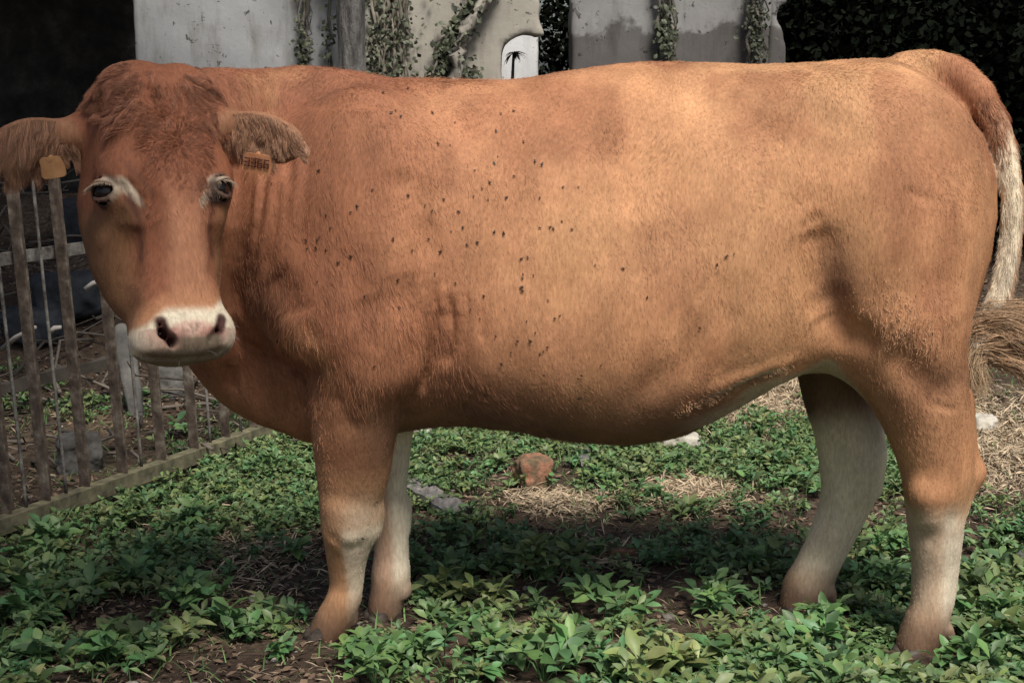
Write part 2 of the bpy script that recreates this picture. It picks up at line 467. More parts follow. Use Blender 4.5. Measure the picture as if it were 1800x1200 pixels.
def gh(x, y):
    """ground height"""
    x = np.asarray(x, float); y = np.asarray(y, float)
    h = 0.022 * noise(x * 1.3, y * 1.3, 0, 3) + 0.010 * noise(x * 5, y * 5, 0, 4)
    near = sst(4.6, 6.0, y)
    mound = 0.62 * sst(-1.3, -2.0, x) * sst(6.2, 8.2, y) * sst(11.5, 9.0, y)
    h = h + mound * (1 + 0.25 * noise(x * 2, y * 2, 0, 8)) + 0.35 * sst(2.3, 3.2, x) * sst(8.0, 10.0, y)
    return h

# ================================================================== THE COW
def lin(stations, col):
    a = np.array(stations, float); return a[:, 0], a[:, col]
xs = np.concatenate([np.arange(-1.14, -0.42, 0.0042), np.arange(-0.42, 1.27, 0.0075)])
ys = np.concatenate([np.arange(2.80, 3.36, 0.005), np.arange(3.36, 4.02, 0.0075)])
zs = np.concatenate([np.arange(-0.03, 0.62, 0.007), np.arange(0.62, 1.48, 0.0055)])
B = Field(xs, ys, zs)
Y0 = 3.60
def q(px, py, Y=Y0): return P(px, py, Y)
# --- torso: top, bottom outline (photo pixels at the middle plane), half width, pear factor
TS = [(400, 150, 640, .10, .1), (440, 135, 715, .14, .1), (500, 130, 760, .19, .12), (560, 136, 770, .225, .12), (640, 137, 765, .255, .12), (720, 140, 748, .275, .12),
      (800, 141, 738, .30, .13), (900, 141, 746, .325, .15), (1000, 126, 764, .335, .17), (1100, 112, 774, .335, .17),
      (1200, 108, 758, .325, .13), (1300, 112, 708, .31, .06), (1400, 112, 652, .29, .0), (1500, 104, 650, .27, -.04),
      (1600, 100, 650, .24, -.04), (1700, 104, 650, .20, -.02), (1800, 110, 650, .18, 0)]
sx_ = np.array([q(p, 400)[0] for p, *_ in TS])
st_ = np.array([q(p, t)[2] for p, t, *_ in TS]); sb_ = np.array([q(p, b)[2] for p, _, b, *_ in TS])
sw_ = np.array([r[3] for r in TS]); sc_ = np.array([r[4] for r in TS])
def smooth_interp(x, xp, fp):
    xf = np.linspace(xp[0], xp[-1], 240); ff = np.interp(xf, xp, fp)
    kk = np.hanning(17); kk /= kk.sum(); ff = np.convolve(np.pad(ff, 8, 'edge'), kk, 'valid')
    return np.interp(x, xf, ff)
sl, X, Y, Z = B.sub((-0.62, 3.1, 0.45), (1.25, 4.0, 1.46), 0)
x1 = X[:, 0, 0]
top = smooth_interp(x1, sx_, st_)[:, None, None]; bot = smooth_interp(x1, sx_, sb_)[:, None, None]
wd = smooth_interp(x1, sx_, sw_)[:, None, None]; pc = smooth_interp(x1, sx_, sc_)[:, None, None]
zc = (top + bot) / 2; hh = (top - bot) / 2
v = (Z - zc) / hh
we = wd * (1 - pc * np.clip(v, -1, 1))
nx = 2.25
g = ((np.abs(Y - Y0) / we) ** nx + np.abs(v) ** nx) ** (1 / nx)
g = (g - 1) * np.minimum(we, hh) * (0.9)
RX = [(60, 1560), (100, 1600), (150, 1645), (190, 1680), (235, 1708), (300, 1730), (380, 1738), (450, 1732), (520, 1716), (600, 1706), (660, 1690), (760, 1680)]
rz = np.array([q(1700, a)[2] for a, _ in RX])[::-1]; rx = np.array([q(b, 400)[0] for _, b in RX])[::-1]
xm = np.interp(Z, rz, rx) - 1.3 * (Y - Y0) ** 2
d2 = (X - xm) * 0.85
k = 0.10; h = np.maximum(k - np.abs(g - d2), 0) / k; g = np.maximum(g, d2) + h * h * k / 4
d3 = (-0.56 - X) + 0.8 * (Y - Y0) ** 2 * 3
k = 0.12; h = np.maximum(k - np.abs(g - d3), 0) / k; g = np.maximum(g, d3) + h * h * k / 4
B.put(sl, g.astype(np.float32), 0.02)
del g, d2, d3, xm, v
# --- neck and brisket
B.chain([(q(600, 252, 3.58), .110), (q(470, 228, 3.55), .125), (q(390, 216, 3.49), .125), (q(325, 214, 3.37), .115)], 0.09)
B.chain([(q(600, 400, 3.52), .20), (q(500, 400, 3.48), .185), (q(420, 400, 3.49), .140), (q(345, 370, 3.38), .11)], 0.09)
B.chain([(q(560, 580, 3.60), .17), (q(480, 600, 3.59), .15), (q(430, 590, 3.56), .13), (q(375, 500, 3.45), .11)], 0.08)
B.chain([(q(540, 690, 3.60), .10), (q(470, 660, 3.60), .115), (q(420, 620, 3.58), .10), (q(392, 600, 3.52), .07)], 0.06)
# --- shoulder and thigh masses
B.ell(q(640, 400, 3.40), (.19, .12, .30), k=0.10)
B.ell(q(560, 520, 3.40), (.13, .10, .15), k=0.08)
B.ell(q(1300, 520, 3.37), (.10, .05, .12), k=0.07)
B.ell(q(1590, 420, 3.37), (.12, .10, .20), k=0.08)
B.ell(q(1520, 330, 3.44), (.24, .13, .24), k=0.10)
B.ell(q(1572, 500, 3.42), (.165, .12, .26), k=0.09)
B.ell(q(1370, 560, 3.40), (.10, .06, .13), k=0.08)
B.ell(q(1572, 450, 3.78), (.16, .12, .26), k=0.09)

# --- near front leg, near hind leg, far front leg, far hind leg
NF = [((652, 590, 3.42), .138), ((640, 650, 3.42), .126), ((628, 705, 3.43), .110), ((622, 760, 3.44), .098), ((621, 820, 3.46), .088),
      ((617, 870, 3.47), .075), ((616, 918, 3.48), .068), ((612, 952, 3.49), .057), ((609, 985, 3.50), .046), ((607, 1025, 3.51), .038),
      ((601, 1058, 3.51), .041), ((588, 1087, 3.515), .045), ((573, 1114, 3.52), .042)]
NH = [((1590, 560, 3.40), .14), ((1603, 640, 3.40), .124), ((1622, 710, 3.40), .104), ((1637, 765, 3.40), .092), ((1646, 815, 3.40), .084),
      ((1646, 850, 3.40), .077), ((1645, 890, 3.41), .069), ((1645, 945, 3.41), .061), ((1643, 1005, 3.42), .053), ((1637, 1060, 3.42), .0485),
      ((1626, 1096, 3.42), .051), ((1610, 1132, 3.42), .047)]
FF = [((680, 660, 3.66), .09), ((686, 730, 3.66), .062), ((684, 800, 3.66), .052), ((682, 860, 3.66), .046), ((685, 900, 3.66), .049), ((688, 945, 3.66), .043),
      ((688, 980, 3.66), .044), ((687, 1008, 3.66), .049), ((683, 1036, 3.66), .046), ((676, 1068, 3.66), .044)]
FH = [((1480, 520, 3.72), .13), ((1465, 610, 3.72), .10), ((1472, 690, 3.72), .086), ((1489, 755, 3.72), .082), ((1497, 808, 3.72), .080),
      ((1495, 850, 3.72), .073), ((1484, 890, 3.72), .063), ((1466, 932, 3.72), .058), ((1449, 968, 3.72), .055), ((1433, 1002, 3.725), .056),
      ((1419, 1032, 3.73), .062), ((1406, 1058, 3.73), .052)]
ARM = Field(xs, ys, zs)
ARM.ell(q(640, 420, 3.39), (.15, .10, .26), k=0.06)
ARM.ell(q(672, 585, 3.345), (.112, .085, .150), k=0.05)
ARM.ell(q(690, 430, 3.36), (.085, .08, .20), k=0.06)
ARM.ell(q(590, 560, 3.36), (.085, .08, .12), k=0.06)
ARM.chain([(q(*p), r) for p, r in NF], .04)
sl, X, Y, Z = B.sub(q(430, 760, 3.4) - [0, .3, .2], q(860, 200, 3.2) + [0, .5, 0], 0)
mk = np.maximum(sst(q(655, 0)[0], q(700, 0)[0], X) * sst(q(0, 420)[2], q(0, 520)[2], Z), sst(q(650, 0)[0], q(600, 0)[0], X) * sst(q(0, 560)[2], q(0, 640)[2], Z))
kv = (.085 - .078 * mk).astype(np.float32)
a_, d_ = B.f[sl], ARM.f[sl]; h = np.maximum(kv - np.abs(a_ - d_), 0) / kv
B.f[sl] = np.minimum(a_, d_) - h * h * kv * .25
sl, X, Y, Z = B.sub(q(430, 1300, 3.4) - [0, .3, 0], q(860, 760, 3.4) + [0, .5, -.2], 0)
ARM.f = ARM.f
B.f = np.minimum(B.f, ARM.f); del ARM, a_, d_, h, kv
for CH, kk in ((NH, .035), (FF, .03), (FH, .03)):
    B.chain([(q(*p), r) for p, r in CH], kk)
# joints: knees, hocks with their point and tendon, fetlocks, dewclaws
B.cone(q(606, 893, 3.44), .044, q(604, 930, 3.45), .044, .03)
B.cone(q(650, 900, 3.48), .028, q(648, 925, 3.48), .026, .03)
B.cone(q(622, 985, 3.51), .026, q(618, 1050, 3.52), .024, .012)
B.cone(q(1662, 930, 3.42), .034, q(1655, 1060, 3.42), .026, .014)
B.cone(q(1630, 870, 3.35), .036, q(1634, 900, 3.36), .03, .04)
B.chain([(q(1690, 700, 3.42), .028), (q(1700, 780, 3.42), .022), (q(1706, 826, 3.42), .027)], 0.03)
B.cone(q(1707, 832, 3.42), .026, q(1680, 880, 3.42), .026, .04)
B.chain([(q(1535, 740, 3.76), .022), (q(1542, 800, 3.76), .024), (q(1532, 860, 3.76), .026)], 0.04)
B.cone(q(705, 890, 3.67), .020, q(702, 920, 3.67), .020, .03)
for p in ((715, 1030, 3.655), (708, 1037, 3.64)): B.cone(q(*p), .013, q(p[0] + 3, p[1] + 10, p[2]), .010, .012)
for p in ((1462, 1042, 3.70), (1668, 1108, 3.40), (618, 1078, 3.52)): B.cone(q(*p), .014, q(p[0] + 4, p[1] + 14, p[2]), .010, .015)
B.groove([q(1672, 900, 3.33), q(1668, 1050, 3.35)], .006, .016)
B.groove([q(1548, 700, 3.30), q(1570, 800, 3.31)], .006, .03)
# --- tail
TL = [((1600, 128, 3.60), .05), ((1640, 124, 3.59), .043), ((1682, 136, 3.57), .041), ((1718, 165, 3.55), .037), ((1748, 210, 3.53), .032), ((1768, 270, 3.51), .027),
      ((1779, 340, 3.49), .0245), ((1780, 400, 3.48), .024), ((1773, 455, 3.47), .025), ((1758, 515, 3.46), .027), ((1738, 570, 3.45), .026), ((1727, 600, 3.44), .018)]
tl = [(q(*p), r * (1 if i_ < 3 else .92)) for i_, (p, r) in enumerate(TL)]
B.chain(tl[:4], .03); B.chain(tl[3:], .022)
# --- head
HO = q(266, 140, 3.11); HM = q(314, 628, 2.94)
HL = HM - HO; Hlen = float(np.linalg.norm(HL)); HL /= Hlen
HF = np.array([0.68, -1.0, 0.0]); HF -= HL * (HF @ HL); HF /= np.linalg.norm(HF)
HS = np.cross(HF, HL)
def hp(t, s, f): return HO + HS * t + HL * s + HF * f
kx = Hlen / 0.60
HSN = np.array([  # s, half width, half depth, taper to the front, front face f
    (-.05, .075, .06, .0, .060), (-.02, .092, .075, .0, .078), (.01, .104, .092, .0, .090), (.06, .117, .108, .02, .098), (.12, .129, .125, .05, .104),
    (.19, .131, .135, .10, .105), (.24, .131, .140, .22, .104), (.295, .119, .140, .34, .102), (.344, .107, .130, .42, .100), (.393, .101, .115, .40, .096),
    (.443, .092, .098, .22, .089), (.48, .091, .085, .10, .085), (.516, .090, .078, .03, .083), (.566, .094, .070, -.04, .078), (.61, .088, .062, -.05, .07), (.66, .05, .04, 0, .04)])
sl, X, Y, Z = B.sub((-1.0, 2.80, 0.60), (-0.40, 3.38, 1.48), 0)
dx, dy, dz = X - HO[0], Y - HO[1], Z - HO[2]
T = dx * HS[0] + dy * HS[1] + dz * HS[2]; S = (dx * HL[0] + dy * HL[1] + dz * HL[2]) / kx; Fc = dx * HF[0] + dy * HF[1] + dz * HF[2]
sa, sb, st2, sf = [np.interp(S, HSN[:, 0], HSN[:, i]).astype(np.float32) for i in (1, 2, 3, 4)]
f0 = sf - sb
vv = np.clip((Fc - f0) / sb, -1.2, 1.2)
ae = sa * (1 - st2 * vv)
nh = 2.9
g = ((np.abs(T) / ae) ** nh + (np.abs(Fc - f0) / sb) ** nh) ** (1 / nh)
g = (g - 1) * np.minimum(ae, sb)
for d2 in (S - 0.603, -S - 0.012):
    k = 0.05; h = np.maximum(k - np.abs(g - d2), 0) / k; g = np.maximum(g, d2) + h * h * k / 4
B.put(sl, g.astype(np.float32), 0.05)
del g, T, S, Fc, sa, sb, st2, sf, f0, vv, ae, dx, dy, dz
Mh = np.array([HS, HL, HF])
for sgn in (-1, 1):
    B.ell(hp(sgn * .098, .232 * kx, .035), (.036, .055, .045), Mh, k=.04)      # orbit
    B.ell(hp(sgn * .050, .555 * kx, .045), (.048, .042, .042), Mh, k=.03)      # nostril wings
    B.groove([hp(sgn * .072, .275 * kx, .095), hp(sgn * .068, .34 * kx, .090), hp(sgn * .070, .42 * kx, .078)], .014, .020)
    B.ell(hp(sgn * .062 - .005, .574 * kx, .022), (.032, .032, .044), Mh, k=.025)     # upper lip lobe
    B.ell(hp(sgn * .084, .300 * kx, .030), (.026, .055, .040), Mh, k=.035)     # cheek bone
    B.ell(hp(sgn * .075, .36 * kx, -.06), (.045, .12, .07), Mh, k=.05)         # jaw
    B.groove([hp(sgn * .13, .14 * kx, .04), hp(sgn * .13, .18 * kx, .045)], .010, .022)   # temple
B.ell(hp(0, .565 * kx, .055), (.070, .040, .034), Mh, k=.03)                   # nose pad
B.ell(hp(-.004, .598 * kx, .004), (.060, .020, .050), Mh, k=.012)              # lower lip and chin
B.ell(hp(-.045, .026 * kx, .03), (.055, .045, .045), Mh, k=.03); B.ell(hp(.045, .026 * kx, .03), (.050, .045, .045), Mh, k=.03)                     # poll cushion
# --- ears
def frame(a, b, nrm):
    e1 = b - a; e1 /= np.linalg.norm(e1); e3 = np.array(nrm, float); e3 -= e1 * (e3 @ e1); e3 /= np.linalg.norm(e3)
    return e1, np.cross(e3, e1), e3
EARS = []
for (b0, t0, L_, Hh, nrm, st) in (((392, 226, 3.10), (532, 256, 3.06), .092, .054, (.15, -1, -.45), ((362, 208, 3.11), (412, 222, 3.10))),
                              ((128, 236, 3.06), (-18, 276, 3.04), .105, .056, (-.1, -1, -.45), ((182, 202, 3.10), (120, 236, 3.06)))):
    a, b = q(*b0), q(*t0); e1, e2, e3 = frame(a, b, nrm)
    M = np.array([e1, e2, e3]); c = (a + b) / 2
    Lr = np.linalg.norm(b - a) / 2 * 1.08
    up = 1 if e2[2] > 0 else -1
    B.cone(q(*st[0]), .034, q(*st[1]), .030, .03)
    B.ell(c, (Lr, Hh, .020), M, k=.02)
    B.ell(c + e3 * .020 - e2 * up * .012 + e1 * .016, (Lr * .80, Hh * .68, .021), M, k=.008, op='cut')
    EARS.append((a, b, c, e1, e2 * up, e3, Lr, Hh))
# --- hits on the base surface, for the details
EL = B.hit(181, 336); ELn = -HS * .75 + HF * .62; de_ = EL - HO; ER = EL - HS * 2 * (de_ @ HS)
ERn = HS * .75 + HF * .62; ERn /= np.linalg.norm(ERn)
for _ in range(40): ER = ER - ERn * .6 * B.sample(ER)
h_r = B.hit(389, 331); ER = h_r if h_r is not None and h_r[1] < 3.15 else ER
print('right eye', ER, 900 + F * (ER - [0, 0, CAMZ]) @ [1, 0, 0] / ((ER - [0, 0, CAMZ]) @ [0, cp, -sp]))
def hits(pl, y0=None):
    r = [B.hit(a, b, y0) for a, b in pl]; return [p for p in r if p is not None]
GR = [  # (pixel polyline, depth, width)
    ([(416, 300), (412, 400), (404, 480), (408, 560)], .060, .026), ([(444, 310), (434, 400), (424, 480), (420, 540)], .020, .011),
    ([(468, 308), (456, 390), (444, 460), (436, 520)], .017, .010), ([(492, 330), (480, 410), (465, 480)], .011, .011),
    ([(514, 240), (510, 320), (500, 400)], .007, .012), ([(542, 260), (534, 360), (524, 450)], .006, .014), ([(470, 150), (475, 200)], .005, .012), ([(500, 150), (503, 215)], .005, .012), ([(440, 150), (446, 190)], .005, .012),
    ([(408, 560), (430, 604), (470, 632), (515, 650), (542, 690)], .024, .014), ([(402, 640), (412, 690), (404, 720)], .016, .014), ([(705, 290), (735, 380), (758, 470)], .010, .030),
    ([(475, 480), (505, 520), (520, 560)], .014, .04), ([(548, 560), (556, 640), (545, 690)], .006, .02),
    ([(640, 520), (665, 590), (655, 625)], .006, .04), ([(600, 620), (700, 640), (735, 600)], .005, .04), ([(590, 690), (610, 735), (640, 750)], .004, .022),
    ([(764, 505), (765, 560), (757, 620), (742, 684)], .024, .0085), ([(784, 540), (778, 640)], .008, .035), ([(791, 520), (797, 580), (789, 640)], .014, .008),
    ([(819, 500), (822, 560), (814, 620)], .006, .009), ([(845, 540), (848, 600)], .004, .009),
    
    ([(700, 300), (690, 400), (705, 480)], .008, .05), ([(960, 130), (985, 175), (1000, 220)], .005, .03),
    ([(1428, 400), (1442, 440), (1442, 500), (1458, 555)], .028, .038), ([(742, 380), (762, 470), (768, 520)], .008, .03), ([(1455, 545), (1490, 590), (1540, 600)], .018, .035),
    ([(1560, 610), (1600, 650), (1645, 690), (1680, 690)], .016, .04), ([(1405, 404), (1440, 382), (1440, 400)], .006, .010),
    ([(1280, 450), (1265, 560), (1200, 640), (1120, 700)], .009, .045),
    ([(1240, 690), (1330, 655), (1400, 632)], -.008, .018), ([(1200, 728), (1290, 690), (1370, 645)], .006, .010),
    ([(1600, 335), (1635, 358)], .004, .008),
    ([(1480, 180), (1390, 320), (1430, 390)], .010, .06), ([(1170, 160), (1330, 210), (1430, 270)], .008, .06),
    ([(1000, 260), (1000, 420), (980, 540)], .0035, .04), ([(900, 220), (890, 400), (880, 540)], .003, .035), ([(1060, 250), (1070, 400), (1050, 520)], .003, .035),
    ([(1100, 250), (1120, 400), (1110, 520)], .004, .05),
    ([(1520, 760), (1560, 745), (1600, 760)], .0, .01), ([(1640, 712), (1680, 722)], .006, .008),
    ([(1585, 870), (1600, 900)], .004, .015), ([(575, 935), (610, 965), (640, 955)], .006, .014), ([(700, 700), (712, 735)], .008, .010),
    # face
    ([(226, 315), (246, 345), (254, 380)], .008, .005), ([(214, 318), (232, 352), (243, 385)], .006, .0045), ([(366, 320), (362, 345), (358, 375)], .006, .005),
    ([(160, 322), (186, 311), (212, 330), (222, 356)], .006, .005),
    ([(240, 622), (300, 632), (360, 628), (392, 612)], .012, .006),
    ([(226, 395), (230, 445), (224, 500)], .012, .026), ([(374, 390), (376, 450), (372, 500)], .008, .02), ([(162, 375), (182, 440)], -.006, .03), ([(290, 300), (305, 360), (322, 440), (332, 500)], -.0035, .024), ([(262, 118), (268, 150), (276, 190)], .006, .010), ([(196, 180), (175, 190)], .006, .012),
]
GH = [(hits(pl, 3.17 if (min(p[0] for p in pl) > 401 and max(p[1] for p in pl) < 580 and min(p[1] for p in pl) > 230 and max(p[0] for p in pl) < 560) else None), d, wv) for pl, d, wv in GR if d]
for pl, d, wv in GH:
    if pl: B.groove(pl, d, wv)
FD = [(hits(pl), r, m) for pl, r, m in (([(226, 350), (240, 375), (246, 410), (247, 455)], .010, .85), ([(372, 352), (368, 400), (374, 450)], .008, .8), ([(226, 313), (246, 343), (254, 378)], .0035, .7),
      ([(213, 318), (231, 350), (241, 382)], .0030, .6), ([(366, 320), (361, 345), (358, 375)], .003, .6), ([(214, 365), (222, 372)], .004, .8), ([(210, 480), (240, 530)], .012, .35))]
# nostrils
def nostril(pl, rad):
    h_ = hits(pl)
    for (a, b), (ra, rb) in zip(zip(h_[:-1], h_[1:]), zip(rad[:-1], rad[1:])):
        B.cone(a, ra, b, rb, .006, 'cut'); B.cone(a, ra * .85, a + (b - a) * .6 - HF * .040, rb * .75, .006, 'cut'); B.cone(b, rb * .85, b - HF * .034, rb * .7, .006, 'cut')
    return h_
NL = nostril([(283, 565), (288, 583), (305, 600)], (.0035, .0095, .0105))
NR = nostril([(390, 560), (386, 578), (370, 596)], (.003, .0048, .0036))
for h_, o in ((NL, .006), (NR, .006)):
    pass
# eyes: socket, ball, lids
EYES = []
for E, nrm in ((EL, -HS * .75 + HF * .62), (ER, HS * .62 + HF * .72 + np.array([.1, -.2, 0]))):
    nrm = nrm / np.linalg.norm(nrm)
    c = E - nrm * (.0155 if E is EL else .012)
    B.ell(c, (.031, .031, .031), k=.012)
    B.cone(c + nrm * .010, .0245, c + nrm * .05, .028, .004, 'cut')
    B.ell(c, (.0262, .0262, .0262), k=.003, op='cut')
    EYES.append((c, nrm))
LID = []
for c, nrm in EYES:
    sd_ = np.cross(nrm, HL); sd_ /= np.linalg.norm(sd_)
    upv = np.cross(sd_, nrm); upv = -upv if upv[2] < 0 else upv
    LID.append((sd_, upv))
    aa = np.linspace(-1.25, 1.25, 9)
    pts = [c + nrm * (.0255 * math.cos(a * .75)) + sd_ * .0245 * math.sin(a) + upv * (.0165 * math.cos(a) + .002) for a in aa]
    for a, b in zip(pts[:-1], pts[1:]): B.cone(a, .0044, b, .0044, .005)
    pts = [c + nrm * (.0235 * math.cos(a * .75)) + sd_ * .0240 * math.sin(a) - upv * .0185 * math.cos(a) for a in aa]
    for a, b in zip(pts[:-1], pts[1:]): B.cone(a, .0036, b, .0036, .005)

co, Q = B.mesh(smooth=1)
# keep the largest island only (the cow is one surface)
nrm_ = vert_normals(co, Q)
co = co.astype(np.float64)
X, Y, Z = co.T
# head-local coordinates of every vertex
D = co - HO
Ht, Hs, Hf = D @ HS, (D @ HL) / kx, D @ HF
head = sst(-.17, -.12, Hf) * sst(.20, .17, np.abs(Ht)) * sst(-.09, -.05, Hs) * (Hs < .68)
head = np.where((X < -0.42) & (Y < 3.35), head, 0)
# muscle unevenness along the normal
body_m = 1 - head
leg_m = sst(.72, .60, Z)
amp = body_m * (0.0045 * (1 - leg_m) + 0.0015 * leg_m)
dsp = amp * fbm(X * 7, Y * 7, Z * 5, 11, 3) + body_m * (1 - leg_m) * 0.005 * noise(X * 3.1, Y * 3.1, Z * 2.6, 14)
dsp += 0.0012 * fbm(X * 28, Y * 28, Z * 16, 12, 2) * (0.4 + 0.6 * body_m)
co += nrm_ * dsp[:, None]
nrm_ = vert_normals(co, Q)
X, Y, Z = co.T

def coat_colour(p, nr):
    X, Y, Z = p.T
    D = p - HO; t, s, f = D @ HS, (D @ HL) / kx, D @ HF
    qx = 900 + X / Y0 * F; qy = 150 + (CAMZ - Z) / Y0 * F * 1.02        # side-on map of the body, in metres scaled
    n1 = fbm(X * 3, Y * 3, Z * 3, 21, 4)[:, None]; n2 = fbm(X * 14, Y * 14, Z * 9, 25, 3)[:, None]
    red = np.array([.29, .120, .066]); tan = np.array([.450, .225, .118]); gold = np.array([.475, .272, .142]); cream = np.array([.70, .62, .48])
    brown = np.array([.165, .090, .055]); white = np.array([.74, .66, .50]); dark_brown = np.array([.15, .09, .06])
    def mx(a, b, m): return a + (b - a) * np.clip(m, 0, 1)[:, None]
    c = np.tile(tan, (len(p), 1))
    c = mx(c, red, .95 * sst(960, 520, qx) * sst(800, 560, qy) + .5 * sst(900, 600, qx) * sst(200, 130, qy))
    c = mx(c, gold, .8 * sst(1050, 1350, qx) * sst(360, 140, qy)); c = mx(c, gold * np.array([1, .92, .85]), .3 * sst(950, 1100, qx))
    bl = fbm(X * 5.5, Y * 5.5, Z * 4, 71, 4); st_k = fbm(X * 20, Y * 20, Z * 5, 75, 3)
    c = mx(c, gold * np.array([1.12, 1.05, 1]), .55 * sst(.05, .40, bl)); c = mx(c, np.array([.27, .115, .060]), .62 * sst(.0, -.36, bl)); c = c * (1 + .22 * st_k)[:, None]
    c = mx(c, gold, .35 * np.exp(-((qx - 1180) / 200) ** 2 - ((qy - 400) / 120) ** 2))
    c = mx(c, gold * np.array([1.05, 1, .95]), .6 * np.exp(-((qx - 1360) / 75) ** 2 - ((qy - 570) / 80) ** 2))
    c = mx(c, brown, .80 * sst(600, 745, qy + 30 * n1[:, 0]) * sst(560, 700, qx) * sst(1420, 1220, qx))  # shade along the underside put into the coat as brown
    c = mx(c, brown, .55 * np.exp(-((qx - 1430) / 28) ** 2 - ((qy - 470) / 75) ** 2))  # coat darkened to paint in the shading of the flank hollow
    c = mx(c, brown, .5 * np.exp(-((qx - 1620) / 80) ** 2 - ((qy - 640) / 50) ** 2))  # brown standing in for the shading low on the thigh
    c = mx(c, brown, .45 * np.exp(-((qx - 500) / 45) ** 2 - ((qy - 515) / 50) ** 2))  # painted shade in the hollow before the shoulder
    c = mx(c, brown, .25 * np.exp(-((qx - 560) / 90) ** 2 - ((qy - 150) / 25) ** 2))
    c = mx(c, cream * .85, .7 * sst(.55, .8, -nr[:, 2]) * sst(1150, 1320, qx) * (Z > .55))
    # legs
    lm = sst(.50, .36, Z)
    nearf = (qx < 900) & (Y < 3.58); farf = (qx < 900) & (Y >= 3.58) & (Z < .62)
    nearh = (qx > 1300) & (Y < 3.56); farh = (qx > 1300) & (Y >= 3.56) & (Z < .80)
    ln = noise(X * 12, Y * 12, Z * 5, 31)
    c = mx(c, gold, .6 * lm * nearf); 
    c = mx(c, cream, nearf * lm * (.75 * sst(.34, .30, Z) * sst(604, 620, qx + 8 * ln)))
    c = mx(c, cream * .9, nearf * .5 * np.exp(-((qx - 640) / 40) ** 2 - ((qy - 900) / 35) ** 2))
    c = mx(c, cream * 1.02, farf * (.60 + .4 * sst(672, 700, qx + 10 * ln)) )
    c = mx(c, red * 1.3, farf * .45 * sst(690, 670, qx + 10 * ln) * lm)
    c = mx(c, cream, nearh * sst(.42, .35, Z) * (.50 + .48 * sst(1622, 1645, qx + 10 * ln)))
    c = mx(c, gold * 1.1, nearh * .8 * np.exp(-((qx - 1672) / 25) ** 2 - ((qy - 860) / 45) ** 2))
    c = mx(c, brown, nearh * .35 * np.exp(-((qx - 1640) / 40) ** 2 - ((qy - 915) / 14) ** 2))
    c = mx(c, cream * np.array([1.12, 1.08, 1.02]), farh * (1.0 - .55 * sst(1450, 1415, qx + 10 * ln) ) * sst(.60, .50, Z + .03 * ln))
    c = mx(c, dark_brown, .9 * farh * sst(.46, .56, Z + .05 * ln) + .4 * farh * sst(1462, 1440, qx) * sst(.35, .42, Z))  # far hind leg darker towards the top and the left edge
    c = mx(c, gold * .8, .40 * (Z < .16) * sst(.16, .10, Z))
    c = mx(c, dark_brown, .85 * sst(.15, .05, Z + .02 * ln))  # dirt on the feet
    # tail
    tm = np.full(len(p), 9.0); ts = np.zeros(len(p))
    for i, ((a, ra), (b, rb)) in enumerate(zip(tl[:-1], tl[1:])):
        ba = b - a; u = np.clip(((p - a) @ ba) / (ba @ ba), 0, 1)
        dd = np.linalg.norm(p - a - u[:, None] * ba, axis=1) - (ra + u * (rb - ra))
        m = dd < tm; tm = np.where(m, dd, tm); ts = np.where(m, i + u, ts)
    tmask = sst(.010, .003, tm) * sst(3.4, 5.2, ts)
    c = mx(c, cream * np.array([1.05, 1.05, 1.0]), tmask * .95)
    c = mx(c, red, tmask * .6 * sst(.3, .9, nr[:, 0]) * sst(5, 8, ts))
    c = mx(c, red * 1.1, sst(.02, .006, tm) * .6 * sst(1.0, 2.0, ts) * sst(5.4, 4.0, ts))
    # head
    hd = np.where((X < -0.42) & (Y < 3.35), sst(-.17, -.12, f) * sst(.24, .2, np.abs(t)) * sst(-.09, -.05, s), 0)
    hc = np.tile(np.array([.275, .108, .058]), (len(p), 1))
    hc = mx(hc, np.array([.46, .22, .125]), .9 * sst(.065, .03, np.abs(t - .012)) * sst(.20, .36, s))  # paler stripe, the light on the nose bridge put into the colour
    hc = mx(hc, np.array([.27, .105, .055]), .5 * sst(.14, .04, s))
    hc = mx(hc, np.array([.20, .105, .05]), .85 * sst(.06, .10, np.abs(t)) * sst(.25, .31, s))  # cheek shade painted as darker brown on both sides
    for (c_, n_), sg in zip(EYES, (-1, 1)):
        cl_ = c_ - HO; et, es, ef = cl_ @ HS, (cl_ @ HL) / kx, cl_ @ HF
        du = (t - et) * sg * -1; dv = s - es                      # du > 0 towards the nose line
        a1 = np.sqrt(((du - .002) / .033) ** 2 + ((dv + .001) / .028) ** 2 + ((f - ef - .012) / .040) ** 2)
        rel = du * .62 + dv * .78; per = du * .78 - dv * .62
        a2 = np.sqrt(((rel - .026) / .036) ** 2 + ((per - .013) / .010) ** 2)
        fm_ = (np.linalg.norm(p - c_, axis=1) < .10)
        hc = mx(hc, np.array([.55, .45, .335]), np.maximum(sst(1.2, .85, a1 + .14 * ln) * (1 - .6 * sst(.0, .03, dv)), sst(1.25, .75, a2 + .14 * ln)) * fm_)
        hc = mx(hc, np.array([.16, .07, .045]), .7 * np.exp(-((rel - .02) / .05) ** 2 - ((per - .040) / .006) ** 2) * fm_)
    for pl, r_, m_f in FD:
        dm = np.full(len(p), 9.0)
        for a, b in zip(pl[:-1], pl[1:]):
            ba = b - a; u = np.clip(((p - a) @ ba) / (ba @ ba), 0, 1); dm = np.minimum(dm, np.linalg.norm(p - a - u[:, None] * ba, axis=1))
        hc = mx(hc, np.array([.10, .042, .028]), m_f * np.exp(-(dm / r_) ** 2))  # face creases darkened in the colour to stand in for their shade
    ew = np.minimum(*[np.linalg.norm(p - c_, axis=1) for c_, _ in EYES])
    hc = mx(hc, np.array([.06, .035, .028]), .92 * sst(.0370, .0315, ew))
